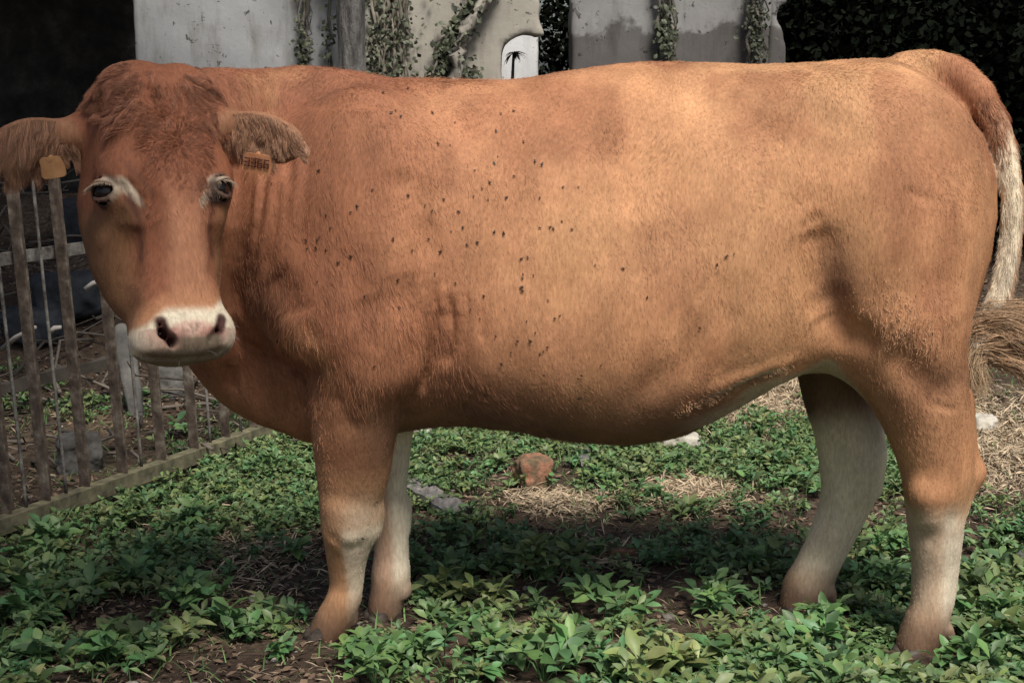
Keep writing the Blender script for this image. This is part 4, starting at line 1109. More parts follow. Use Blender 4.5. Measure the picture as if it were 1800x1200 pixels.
def weed(mb, x, y, size, nst, leafL, seed, hue=0.0, colr=GREEN):
    """a leafy rosette: several short stems, each ending in a whorl of obovate leaves"""
    r_ = np.random.default_rng(seed); z0 = float(gh(x, y))
    P0, Dr, Nr, Ls, Cs = [], [], [], [], []
    for s_ in range(nst):
        a = r_.uniform(0, 6.28); tilt = r_.uniform(.05, 1.0); hgt = size * r_.uniform(.45, 1.0)
        tip = np.array([x + math.cos(a) * tilt * size * .9, y + math.sin(a) * tilt * size * .9, z0 + hgt * (1 - .45 * tilt)])
        mid = np.array([x + math.cos(a) * tilt * size * .35, y + math.sin(a) * tilt * size * .35, z0 + hgt * .6 * (1 - .3 * tilt)])
        mb.tube([(x, y, z0 - .01), mid, tip], [.0022, .0018, .0012], 4, c=colr * .9, cap=False)
        for lv in range(2 if nst < 12 else 1):
            base = tip if lv == 0 else mid * .4 + tip * .6
            nl = r_.integers(3, 7) if lv == 0 else r_.integers(1, 4); a0 = r_.uniform(0, 6.28)
            for k_ in range(nl):
                b = a0 + k_ * 6.283 / nl + r_.uniform(-.4, .4); el = r_.uniform(-.15, 1.0)
                P0.append(base); Dr.append([math.cos(b) * math.cos(el), math.sin(b) * math.cos(el), math.sin(el)])
                Nr.append([r_.normal() * .35, r_.normal() * .35 - .15, 1]); Ls.append(leafL * r_.uniform(.65, 1.2))
                br = r_.uniform(.6, 1.45)
                Cs.append(colr * br * np.array([1 + hue + r_.uniform(-.1, .25) * br, 1, 1 + r_.uniform(-.15, .25)]))
    n = len(P0)
    leaf_cloud(np.array(P0), np.array(Dr), np.array(Nr), np.array(Ls), r_.uniform(.85, 1.2, n), np.array(Cs), mb, curl=r_.uniform(.05, .35, n))
# named foreground clumps at the places they have in the photo (ground pixel of the foot)
NW = [ # px, py, size, stems, leaf, label
 (70, 975, .085, 7, .052, 'small bright green weed just in front of the metal gate bottom rail at far left'),
 (250, 985, .075, 9, .042, 'leafy green weed on bare litter below the middle of the gate'),
 (345, 935, .085, 9, .045, 'dark green weed clump on the litter left of the front legs'),
 (330, 1060, .105, 11, .052, 'tall fresh green weed with long leaves left of the near front hoof'),
 (400, 1120, .085, 9, .052, 'broad leaved green weed low in front of the tallest weed at lower left'),
 (190, 1180, .10, 10, .055, 'dark shaded weed at the bottom left edge of the plants'),
 (60, 1090, .10, 12, .052, 'dense dark weed clump at the far left bottom'),
 (640, 1192, .088, 12, .046, 'bushy green weed hiding the near front hoof'),
 (660, 1215, .09, 10, .048, 'low weed clump at the bottom edge right of the near front hoof'),
 (785, 1065, .075, 4, .042, 'thin weed with pale yellow green leaves right of the far front hoof'),
 (850, 1080, .085, 7, .046, 'light green weed beside the thin pale leaved one, under the belly'),
 (480, 835, .09, 12, .038, 'leafy weed at the right end of the gate bottom rail'),
 (955, 1215, .115, 12, .060, 'large leaved weed at the bottom edge under the middle of the belly'),
 (1075, 1110, .11, 12, .056, 'large round leaved weed in the middle foreground under the belly'),
 (1180, 1215, .12, 9, .068, 'big pale weed with one very broad leaf at the bottom edge'),
 (1255, 1085, .09, 10, .050, 'green weed between the middle foreground and the far hind hoof'),
 (1455, 1135, .095, 10, .054, 'tall weed in front of the far hind hoof'),
 (1420, 1175, .08, 8, .055, 'low wide leaved weed left of the near hind hoof at bottom'),
 (1560, 985, .085, 8, .044, 'fresh green weed between the two hind legs'),
 (1540, 1040, .09, 10, .046, 'darker weed low between the two hind hooves'),
 (1700, 1205, .09, 11, .052, 'dark green weed in front of the near hind hoof'),
 (1765, 1120, .09, 12, .048, 'shaded weed clump right of the near hind hoof'),
 (1770, 960, .09, 10, .044, 'green weed right of the near hind shank at the right edge'),
 (940, 1010, .09, 10, .046, 'yellowish green weed in the shade left of the red brick piece'),
 (860, 1165, .08, 10, .048, 'leafy weed between the middle of the bottom edge and the near front hoof'),
 (730, 1170, .07, 9, .042, 'small weed on bare soil right of the near front hoof'),
]
for k_, (a, b, sz, ns, ll, lb) in enumerate(NW):
    p = G(a, b); mb = MB(); weed(mb, 0, 0, sz, ns, ll, 100 + k_, colr=GREEN * (1.25 if 'pale' in lb or 'yellow' in lb else 1.0) * np.array([1.5 if 'yellow' in lb or 'pale' in lb else 1.0, 1.05, 1]))
    o = mb.build('weed', m_leaf); o.location = (p[0], p[1], float(gh(p[0], p[1])) - float(gh(0, 0)))
    tag(o, lb, 'plant', 'large leafy weeds around the hooves')
# the mass of smaller weeds: ground cover
mb = MB(); r_ = np.random.default_rng(3); tot = 0
def dens(x, y):
    px = 900 + x / (y * .985) * F
    d = .80 + 1.5 * fbm(x * 1.1 + 3, y * 1.1, 0, 33, 3)
    bare = np.exp(-((px - 430) / 130) ** 2 - ((y - 4.0) / .35) ** 2) + .9 * np.exp(-((px - 330) / 150) ** 2 - ((y - 4.3) / .4) ** 2) \
         + .3 * np.exp(-((px - 800) / 90) ** 2 - ((y - 3.42) / .12) ** 2) + .7 * np.exp(-((px - 1040) / 150) ** 2 - ((y - 4.35) / .2) ** 2) \
         + 1.6 * np.exp(-((px - 1350) / 120) ** 2 - ((y - 6.4) / .8) ** 2) + 1.6 * np.exp(-((px - 1790) / 90) ** 2 - ((y - 5.7) / .7) ** 2) + 1.2 * np.exp(-((px - 1230) / 80) ** 2 - ((y - 4.9) / .22) ** 2) + 1.0 * np.exp(-((px - 980) / 90) ** 2 - ((y - 4.75) / .15) ** 2)
    left = sst(500, 100, px) * .2
    beyond = sst(6.0, 7.0, y)
    gate = sst(0, .25, (y - 4.29) - (x + 1.45) * 2.27) * (px < 520)
    d = d + .45 * np.exp(-((px - 830) / 230) ** 2 - ((y - 3.35) / .30) ** 2)
    return np.clip(d - .6 * bare - left - .8 * beyond - .75 * gate, 0, 1)
cells = np.arange(0, 5200)
xx = r_.uniform(-2.8, 3.1, 42000); yy = 2.5 + 5.5 * r_.random(42000) ** 1.3
ok = (np.abs(xx) < yy * .40 + .25) & (r_.random(42000) < dens(xx, yy) * .62)
hooves_xy = [q(*CH[-1][0])[:2] for CH in (NF, NH, FF, FH)]
for x, y in zip(xx[ok], yy[ok]):
    far_ = float(sst(3.3, 5.0, y)); 
    
    dh = min(math.hypot(x - h_[0], y + .06 - h_[1]) for h_ in hooves_xy)
    if dh < .10: continue
    hk = float(sst(.12, .30, dh)) * .55 + .45
    big = r_.random() < .35
    sz = r_.uniform(.035, .065) * (1.3 if big else 1); ll = r_.uniform(.022, .036) * (1.25 if big else 1)
    weed(mb, x, y, sz * hk, int(r_.integers(2, 5)), (.6 + .4 * hk) * ll * (1.05 - .35 * far_) * (1 + .6 * (r_.random() < .12)), int(r_.integers(1e9)), hue=r_.uniform(-.15, .45)); tot += 1
o = mb.build('ground_weeds', m_leaf); tag(o, 'low green leafy weeds covering the soil', 'ground cover', kind='stuff')
print('weeds', tot, 'verts', mb.n)
# grass tufts
mb = MB(); n = 9000
x = r_.uniform(-2.2, 2.4, n); y = 2.6 + 4.5 * r_.random(n); kp = (np.abs(x) < y * .4 + .2) & (noise(x * 1.7, y * 1.7, 0, 44) > -.1); x, y = x[kp], y[kp]; n = len(x)
a = r_.uniform(0, 6.28, n); up = r_.uniform(.5, 1.3, n)
GT = (np.array([(0, .5, 0), (0, -.5, 0), (.5, .4, .0), (.5, -.4, 0), (1, 0, 0)]), np.array([(0, 1, 3, 2)]), np.array([(2, 3, 4)]))
leaf_cloud(np.stack([x, y, gh(x, y)], 1), np.stack([np.cos(a), np.sin(a), up], 1), np.stack([np.cos(a), np.sin(a), -np.ones(n) * .3], 1) * -1, r_.uniform(.03, .085, n), np.full(n, .06), GREEN * r_.uniform(.5, 1.5, n)[:, None] * np.array([1.1, 1, .9]), mb, GT, curl=r_.uniform(.1, .6, n))
o = mb.build('grass', m_leaf); tag(o, 'thin green grass blades between the weeds', 'grass', kind='stuff')
# litter: straw, dead leaves, twigs, pebbles
mb = MB(); n = 150000
x = r_.uniform(-3.6, 3.6, n); y = 2.5 + 7.5 * r_.random(n) ** 1.2; kp = (np.abs(x) < y * .42 + .2); x, y = x[kp], y[kp]; n = len(x)
clump = np.clip(.55 + .9 * fbm(x * 2.2, y * 2.2, 0, 55, 3), 0, 1); kp = r_.random(n) < clump; x, y = x[kp], y[kp]; n = len(x)
a = r_.uniform(0, 6.28, n); dirs = np.stack([np.cos(a), np.sin(a), r_.normal(0, .18, n)], 1)
straw = r_.random(n) < .45
c1 = np.where(straw[:, None], np.array([.42, .33, .23]), np.array([.17, .115, .075])) * r_.uniform(.35, 1.35, n)[:, None]
leaf_cloud(np.stack([x, y, gh(x, y) + r_.uniform(.001, .014, n)], 1), dirs, np.stack([r_.normal(0, .5, n), r_.normal(0, .5, n), np.ones(n)], 1), np.where(straw, r_.uniform(.010, .045, n), r_.uniform(.010, .030, n)), np.where(straw, .09, .6), c1, mb, ST, curl=r_.uniform(-.2, .3, n))
for cx_, y_, wx_, wy_, n_ in ((1350, 6.3, 90, .7, 7000), (1790, 5.6, 80, .6, 6000), (1230, 4.9, 60, .18, 2600), (990, 4.75, 70, .12, 1800), (400, 4.35, 110, .4, 1800), (1040, 4.15, 90, .1, 1200)):
    y = y_ + r_.normal(0, wy_ * .6, n_); x = ((cx_ + r_.normal(0, wx_ * .7, n_)) - 900) / F * y * .985; a = r_.uniform(0, 6.28, n_)
    leaf_cloud(np.stack([x, y, gh(x, y) + r_.uniform(.002, .02, n_)], 1), np.stack([np.cos(a), np.sin(a), r_.normal(0, .25, n_)], 1), np.stack([r_.normal(0, .5, n_), r_.normal(0, .5, n_), np.ones(n_)], 1),
               r_.uniform(.02, .07, n_), np.full(n_, .09), np.array([.46, .36, .24]) * r_.uniform(.5, 1.3, n_)[:, None], mb, ST, curl=r_.uniform(-.3, .4, n_))
o = mb.build('leaf_litter', m_litter); tag(o, 'dry straw and dead leaf litter on the soil', 'litter', kind='stuff')
# pebbles
mb = MB(); n = 1500
x = r_.uniform(-3.2, 3.2, n); y = 2.6 + 6.5 * r_.random(n); kp = (np.abs(x) < y * .4 + .2); x, y = x[kp], y[kp]
ico = np.array([(0, 0, 1), (.89, 0, .45), (.28, .85, .45), (-.72, .53, .45), (-.72, -.53, .45), (.28, -.85, .45), (.72, .53, -.45), (-.28, .85, -.45), (-.89, 0, -.45), (-.28, -.85, -.45), (.72, -.53, -.45), (0, 0, -1)])
icf = np.array([(0, 1, 2), (0, 2, 3), (0, 3, 4), (0, 4, 5), (0, 5, 1), (1, 6, 2), (2, 7, 3), (3, 8, 4), (4, 9, 5), (5, 10, 1), (2, 6, 7), (3, 7, 8), (4, 8, 9), (5, 9, 10), (1, 10, 6), (11, 7, 6), (11, 8, 7), (11, 9, 8), (11, 10, 9), (11, 6, 10)])
for a, b in zip(x, y):
    s_ = r_.uniform(.003, .010) * (2 if r_.random() < .05 else 1)
    mb.add(ico * s_ * r_.uniform(.7, 1.3, (12, 3)) * [1, 1, .7] + [a, b, float(gh(a, b)) + s_ * .3], f3=icf, c=np.array([.22, .20, .17]) * r_.uniform(.5, 1.5))
o = mb.build('gravel', m_litter, smooth=False); tag(o, 'small pale pebbles scattered on the soil', 'gravel', kind='stuff')

# ------------------------------------------------------------------ stones, bricks, planks
def rock(name, px, py, size, mat, label, cat, seed, boxy=0.5, rot=0.0, sink=.3, Yz=None, tilt=0.0, group=None):
    p = G(px, py) if Yz is None else P(px, py, Yz)
    sz = np.array(size, float); m_ = sz.max() * 1.35; st = max(m_ / 22, .004)
    Fr = Field(*[np.arange(-m_, m_, st)] * 3)
    X, Y, Z = Fr.xs[:, None, None], Fr.ys[None, :, None], Fr.zs[None, None, :]
    e = 2 + boxy * 8
    g = ((np.abs(X) / sz[0]) ** e + (np.abs(Y) / sz[1]) ** e + (np.abs(Z) / sz[2]) ** e) ** (1 / e)
    mn = sz.min()
    g = (g - 1) * mn + mn * .35 * fbm(X / m_ * 2 + seed, Y / m_ * 2, Z / m_ * 2, seed, 4)
    Fr.f = g.astype(np.float32); v, f = Fr.mesh(0)
    o = mesh_obj(name, v, f, mat)
    z0 = float(gh(p[0], p[1])) + sz[2] * (1 - 2 * sink) if Yz is None else p[2]
    o.location = (p[0], p[1], z0); o.rotation_euler = (tilt, tilt * .4, rot)
    return tag(o, label, cat, group)
rock('limestone', 737, 772, (.045, .035, .035), m_pale, 'pale yellowish stone behind the far front leg just under the belly', 'stone', 1)
rock('brick_piece', 937, 862, (.058, .045, .062), m_brick, 'upright broken orange brick lump with moss under the belly', 'brick', 2, .3, .4, .1)
rock('brick_piece', 1100, 985, (.062, .035, .020), m_brick, 'flat reddish brick fragment lying in the shaded weeds', 'brick', 3, .4, .3, .3)
rock('limestone', 1195, 792, (.075, .05, .045), m_pale, 'bright pale limestone block behind the lowest part of the belly', 'stone', 4, .6, .2, .2)
rock('limestone', 1010, 778, (.15, .03, .018), m_pale, 'long thin pale stone behind the belly, left of the bright block', 'stone', 5, .7, .05, .2)
rock('limestone', 1722, 758, (.055, .05, .040), m_pale, 'white stone behind the near hind hock, on the dry grass', 'stone', 6, .5, .5, .2)
rock('limestone', 1100, 782, (.09, .03, .022), m_pale, 'low cream stone touching the bright limestone block', 'stone', 61, .6, -.1, .2)
rock('pebble', 447, 1050, (.014, .012, .013), m_pale, 'small round pinkish pebble on bare soil left of the near front leg', 'stone', 7, .1, .5, .1)
rock('stone', 1805, 990, (.05, .04, .03), m_stone, 'grey stone at the right edge among the weeds', 'stone', 8, .4)
rock('stone', 142, 815, (.075, .05, .075), m_stone, 'grey stone block behind the gate between the second and third wide bars', 'stone', 9, .5, .3, .1)
rock('stone', 300, 702, (.065, .05, .08), m_stone, 'grey mottled stone slab behind the gate under the muzzle', 'stone', 10, .5, .3, .1)
rock('stone', 232, 735, (.035, .03, .20), m_stone, 'tall pointed grey stone sliver leaning behind the gate below the muzzle', 'stone', 11, .3, .2, .1, tilt=-.35)
rock('slate_block', 150, 600, (.13, .12, .15), m_blue, 'dark bluish stone block behind the gate beside the jaw of the cow', 'stone', 12, .6, .3, .2)
rock('slate_block', 120, 520, (.16, .12, .10), m_blue, 'smaller dark stone on top of the debris behind the gate', 'stone', 13, .5, .1, .2, Yz=7.0)
rock('slate_block', 60, 570, (.14, .12, .08), m_blue, 'dark flat stone left of the bluish block on the debris', 'stone', 14, .5, .1, .2, Yz=6.9)
def plank(name, a, b, wd, th, mat, label, roll=0.0, z0=.01, z1=.01, absolute=False):
    p0 = G(*a) if not absolute else P(*a); p1 = G(*b) if not absolute else P(*b)
    if not absolute: p0[2] = gh(p0[0], p0[1]) + z0; p1[2] = gh(p1[0], p1[1]) + z1
    d = p1 - p0; L = np.linalg.norm(d); d /= L; up = np.array([0, 0, 1.0]); s = np.cross(d, up); s /= np.linalg.norm(s); u = np.cross(s, d)
    n_ = 14; mb = MB(); ring = []
    for i in range(n_):
        t = i / (n_ - 1); c = p0 + d * L * t; w_ = wd / 2 * (1 + .07 * r_.normal()) * (1 if 0 < i < n_ - 1 else .8)
        for k_, (sx, ux) in enumerate(((-1, -1), (1, -1), (1, 1), (-1, 1))): ring.append(c + s * sx * w_ + u * ux * th / 2 * (1 + .15 * r_.normal()))
    f4 = [[i * 4 + k_, i * 4 + (k_ + 1) % 4, (i + 1) * 4 + (k_ + 1) % 4, (i + 1) * 4 + k_] for i in range(n_ - 1) for k_ in range(4)] + [[0, 1, 2, 3], [n_ * 4 - 1, n_ * 4 - 2, n_ * 4 - 3, n_ * 4 - 4]]
    mb.add(ring, f4); o = mb.build(name, mat, smooth=False)
    return tag(o, label, 'plank')
plank('grey_plank', (690, 848), (812, 918), .085, .03, m_wood, 'weathered grey plank lying in the weeds right of the far front leg', z0=.025, z1=.02)
plank('grey_plank', (1020, 795), (1042, 848), .05, .02, m_wood, 'short narrow grey board under the lowest part of the belly', z0=.02, z1=.02)
plank('brown_plank', (-30, 690, 5.9), (225, 628, 6.3), .04, .045, m_roof, 'brown board lying across the debris behind the gate', absolute=True)

# ------------------------------------------------------------------ sticks and debris heap behind the gate
mb = MB()
for k_ in range(420):
    x = r_.uniform(-3.2, -.75); y = r_.uniform(5.2, 9.6); L = r_.uniform(.08, .7) * (1 if y > 6 else .4)
    a = r_.uniform(0, 6.28); z0 = float(gh(x, y)) + r_.uniform(0, .08); el = r_.normal(0, .28)
    d = np.array([math.cos(a) * math.cos(el), math.sin(a) * math.cos(el), math.sin(el)]) * L
    b = np.array([x, y, z0]); kn = r_.normal(size=3) * L * .08
    cc = np.array([.16, .135, .11]) * r_.uniform(.2, 1.2)
    rd = r_.uniform(.002, .009)
    mb.tube([b, b + d * .35 + kn, b + d * .7 - kn * .4, b + d], [rd, rd * .9, rd * .7, rd * .4], 5, c=cc)
o = mb.build('fallen_sticks', m_stick); tag(o, 'tangle of dry sticks on the dark debris behind the gate', 'sticks', kind='stuff')
for k_, (a, b, lb) in enumerate((((5, 612, 6.4), (62, 575, 6.2), 'pale stick lying left of the first wide gate bar'), ((150, 508, 6.5), (185, 492, 6.5), 'short light stick on the dark stone beside the cow jaw'), ((88, 584, 6.3), (108, 575, 6.3), 'pale bone coloured stick end behind the gate'))):
    mb = MB(); p0, p1 = P(*a), P(*b); mb.tube([p0, p0 * .6 + p1 * .4 + [0, 0, .01], p1], [.012, .011, .008], 8, c=(.38, .35, .31), jit=.06)
    tag(mb.build('stick', m_stick), lb, 'stick')

# ------------------------------------------------------------------ gate
A_, B_ = G(-70, 968), G(480, 766)
gu = B_ - A_; gL = np.linalg.norm(gu); gu /= gL; gn = np.array([gu[1], -gu[0], 0.0]); gn = -gn if gn[1] > 0 else gn
gate = empty('gate', A_)
tag(gate, 'rusty old iron bar gate propped on the ground left of the cow', 'gate')
def gp(px, py, off=0.0):
    """point of the gate plane seen at a photo pixel"""
    d = ray(px, py); o = np.array([0, 0, CAMZ]); t = ((A_ + gn * off - o) @ gn) / (d @ gn); return o + d * t - A_
def lbar(p0, p1, wd, th, mb):
    d = p1 - p0; L = np.linalg.norm(d); d = d / L
    for s_, off in ((gu, gu * wd * .25), (gn, -gu * wd * .20)):
        sv = s_ - d * (s_ @ d); sv /= np.linalg.norm(sv); nv = np.cross(d, sv)
        hw = wd * .5 if s_ is gu else wd * .38
        o_ = off * .0 if s_ is gu else gn * wd * .38 - gu * wd * .5
        n_ = 22; ring = []
        for i in range(n_):
            t = i / (n_ - 1); c = p0 + (p1 - p0) * t + o_ + nv * .0004 * r_.normal()
            for a, b in ((-1, -1), (1, -1), (1, 1), (-1, 1)): ring.append(c + sv * a * hw * (1 + .010 * r_.normal()) + nv * b * th * (1 + .05 * r_.normal()))
        mb.add(ring, [[i * 4 + k_, i * 4 + (k_ + 1) % 4, (i + 1) * 4 + (k_ + 1) % 4, (i + 1) * 4 + k_] for i in range(n_ - 1) for k_ in range(4)] + [[0, 1, 2, 3], [n_ * 4 - 1, n_ * 4 - 2, n_ * 4 - 3, n_ * 4 - 4]])
def gq_(px, py, ln):   # bottom pixel -> 3D bottom and direction along the lean
    return gp(px, py)
lean = gp(20, 310) - gp(84, 885); H1 = lean[2]; lean = lean / lean[2]
TOPZ = 1.13
bars = [(-52, 948), (17, 915), (84, 893), (152, 862), (218, 842), (285, 818), (343, 800), (398, 782), (447, 768)]
for a, b in bars:
    p0 = gp(a, b); p0 = p0 + lean * (.070 - p0[2]); p1 = p0 + lean * (TOPZ - p0[2])
    mb = MB(); lbar(p0, p1, .048, .0035, mb); mb.build('gate_bar', m_rust, gate, smooth=False)
for a, b in ((48, 905), (118, 880), (250, 830), (371, 790), (425, 775)):
    p0 = gp(a, b, .02); p0 = p0 + lean * (.05 - p0[2]); p1 = p0 + lean * (TOPZ - p0[2])
    mb = MB(); mb.tube([p0 + (p1 - p0) * t for t in np.linspace(0, 1, 14)], .0055, 8, jit=.07); mb.build('gate_rod', m_rod, gate)
def rail(z0, mat, name, hw, off, hz):
    o0 = lean * z0 - gu * .05 + gn * off; o1 = lean * z0 + gu * (gL + .02) + gn * off; o0[2] = o1[2] = z0
    mb = MB(); n_ = 30; ring = []
    for i in range(n_):
        c = o0 + (o1 - o0) * i / (n_ - 1)
        for a, b in ((-1, -1), (1, -1), (1, 1), (-1, 1)): ring.append(c + gn * a * hw * (1 + .012 * r_.normal()) + np.array([0, 0, 1]) * b * hz * (1 + .015 * r_.normal()))
    mb.add(ring, [[i * 4 + k_, i * 4 + (k_ + 1) % 4, (i + 1) * 4 + (k_ + 1) % 4, (i + 1) * 4 + k_] for i in range(n_ - 1) for k_ in range(4)] + [[0, 1, 2, 3], [n_ * 4 - 1, n_ * 4 - 2, n_ * 4 - 3, n_ * 4 - 4]])
    o = mb.build(name, mat, gate, smooth=False); return o
rail(.045, m_rail, 'bottom_rail', .022, .030, .024)
zr = gp(75, 448)[2]
rail(zr, m_rod, 'middle_rail', .004, -.026, .019)
rail(TOPZ, m_rail, 'top_rail', .022, -.004, .02)

# ------------------------------------------------------------------ the ruin
WY = 9.4
def wx(px, Y=WY): return (px - 900) / F * Y / .985
def wz(py, Y=WY): return float(P(900, py, Y)[2])
def wall(name, x0, x1, Y, th, ztop, mat, label, cuts=(), jag=.06, seed=0, holes=(), rz=0):
    st = .028
    Fw = Field(np.arange(x0 - .2, x1 + .2, st), np.arange(Y - .08, Y + th + .08, .03), np.arange(-.15, ztop + .4, st))
    X, Y_, Z = Fw.xs[:, None, None], Fw.ys[None, :, None], Fw.zs[None, None, :]
    e = jag * fbm(X * 4, Z * 4, Y_ * 3, seed, 4)
    g = np.maximum(np.maximum(x0 - X + e, X - x1 + e), np.maximum(Y - Y_, Y_ - Y - th) + .007 * fbm(X * 5, Z * 5, Y_ * 0, seed + 5, 3))
    g = np.maximum(g, Z - ztop - .15 * fbm(X * 1.5, 0, 0, seed + 3, 3) + e)
    g = np.maximum(g, -Z - .1)
    for (cx, cz, rx_, rz_) in holes:
        arch = np.where(Z > cz, np.sqrt(((X - cx) / rx_) ** 2 + ((Z - cz) / rz_) ** 2) - 1, np.abs(X - cx) / rx_ - 1) * rx_
        g = np.maximum(g, -(arch + e * .5))
    for (cx, cz, r0) in cuts:
        g = np.maximum(g, r0 - np.sqrt((X - cx) ** 2 + (Z - cz) ** 2) + e)
    Fw.f = np.broadcast_to(g, Fw.f.shape).astype(np.float32).copy()
    v, f = Fw.mesh(0)
    o = mesh_obj(name, v, f, mat); return tag(o, label, 'wall')
wall('plaster_wall', wx(256), wx(600), WY, .35, 3.0, m_pl1, 'pale grey plastered ruin wall with a straight left edge behind the cow head', seed=101, jag=.03)
wall('plaster_wall', wx(640), wx(948), WY - .05, .32, 3.1, m_pl2, 'cream plastered ruin wall with an arched opening and a ragged right edge', seed=111, jag=.08,
     holes=((wx(922), wz(98), .155, wz(60) - wz(98)),), cuts=((wx(962), wz(30), .075),))
wall('plaster_wall', wx(1000), wx(1338), WY, .35, 3.0, m_pl3, 'grey stained ruin wall with a dark damp band right of the dark gap', seed=121, jag=.03)
wall('plaster_pier', wx(1336), wx(1369), WY + .05, .3, 2.9, m_pl3, 'narrow pale wall end at the right edge of the ruin', seed=131, jag=.05, cuts=((wx(1376), wz(27), .07),))
wall('plaster_wall', wx(800, 12.5), wx(945, 12.5), 12.5, .3, 3.3, m_pl4, 'white rendered wall seen through the arched opening', seed=141, jag=.02)
# palm-like weed in the arched opening
mb = MB(); p = np.array([wx(903, 9.9), 9.9, 0]); zt = wz(95, 9.9)
mb.tube([p, [p[0] + .02, 9.9, zt * .6], [p[0] - .008, 9.9, zt * .9], [p[0], 9.9, zt]], [.016, .014, .011, .008], 8, c=(.11, .10, .09), jit=.1); tr = mb
wr = empty('thistle', (0, 0, 0)); tag(wr, 'dark dry stalk with a drooping leaf head standing in the arched opening', 'plant')
mb.build('stem', m_stick, wr)
mb = MB(); n = 30; a = r_.uniform(0, 6.28, n)
leaf_cloud(np.tile([p[0], 9.9, zt], (n, 1)), np.stack([np.cos(a), np.sin(a), r_.uniform(-.2, .9, n)], 1), np.tile([0, 0, 1.0], (n, 1)), r_.uniform(.03, .08, n), np.full(n, .6), np.tile([.10, .105, .08], (n, 1)) * r_.uniform(.6, 1.3, n)[:, None], mb, curl=np.full(n, .8))
mb.build('leaf_head', m_dark, wr)

# vines on the walls
IV = np.array([.070, .080, .050])
def vine(name, label, path, spread, nst, nlf, leaf=.045, Y=WY - .05, cs=(.13, .12, .10), lc=IV, rd=.012):
    root = empty(name, (wx(path[0][0]), Y, 0)); tag(root, label, 'climbing plant', 'climbing plants on the ruin walls')
    pts = np.array([(wx(a, Y), wz(b, Y)) for a, b in path]); ox, oy = root.location.x, root.location.y
    mb = MB()
    for s_ in range(nst):
        o0 = r_.normal(0, spread * .45); ln = []
        for i in range(len(pts) * 4 - 3):
            u = i / 4; k_ = min(int(u), len(pts) - 2); fr = u - k_; c = pts[k_] * (1 - fr) + pts[k_ + 1] * fr
            ln.append([c[0] + o0 + r_.normal(0, .018) - ox, -abs(r_.normal(0, .02)) - .012, c[1]])
        r0 = rd * r_.uniform(.3, 1.2)
        mb.tube(ln, r0, 6, c=np.array(cs) * r_.uniform(.6, 1.4), jit=.12)
    mb.build('stem', m_stick, root)
    nlf = int(nlf * .65); mb = MB(); u = r_.uniform(0, len(pts) - 1.001, nlf); k_ = u.astype(int); fr = (u - k_)[:, None]; c = pts[k_] * (1 - fr) + pts[k_ + 1] * fr
    x = c[:, 0] + r_.normal(0, spread * .6, nlf) - ox; z = c[:, 1] + r_.normal(0, .03, nlf)
    a = r_.uniform(0, 6.28, nlf)
    leaf_cloud(np.stack([x, -r_.uniform(.02, .09, nlf), z], 1), np.stack([np.cos(a), r_.normal(0, .3, nlf) - .2, np.sin(a) - .5], 1), np.stack([r_.normal(0, .4, nlf), -np.ones(nlf), r_.normal(.4, .4, nlf)], 1),
               r_.uniform(.5, 1.3, nlf) * leaf, np.full(nlf, 1.7), lc * r_.uniform(.3, 1.9, nlf)[:, None], mb)
    mb.build('leaves', m_ivy, root)
vine('ivy', 'thin twisted ivy stem on the pale wall left of the tree trunk', [(540, 170), (538, 120), (548, 90), (543, 50), (550, -60)], .035, 5, 260, .028)
vine('ivy', 'small ivy shoot along the left side of the tree trunk', [(590, 170), (586, 90), (592, 60), (590, -40)], .03, 2, 90, .03)
vine('ivy', 'wide curtain of dry ivy stems right beside the tree trunk', [(690, 180), (685, 90), (690, 40), (688, -80)], .17, 24, 900, .030, cs=(.22, .20, .16))
vine('ivy', 'diagonal leafy creeper crossing the cream wall', [(762, 170), (785, 110), (808, 55), (835, 10), (860, -40)], .07, 4, 760, .04)
vine('creeper_trunk', 'thick bare diagonal creeper stem in front of the leafy creeper', [(800, 170), (808, 100), (822, 55), (848, 10), (880, -40)], .012, 4, 90, .035, cs=(.30, .28, .24), rd=.03, Y=WY - .12)
vine('ivy', 'short ivy tuft at the foot of the diagonal creeper', [(825, 170), (822, 140), (826, 118)], .07, 3, 160, .035)
vine('ivy', 'dense ivy column between the stained and the smooth grey wall', [(1162, 150), (1165, 80), (1158, 40), (1160, -80)], .055, 9, 520, .032)
vine('ivy', 'dark dry ivy column near the right end of the ruin', [(1318, 150), (1312, 70), (1310, 20), (1312, -80)], .06, 12, 520, .030, lc=IV * .6)

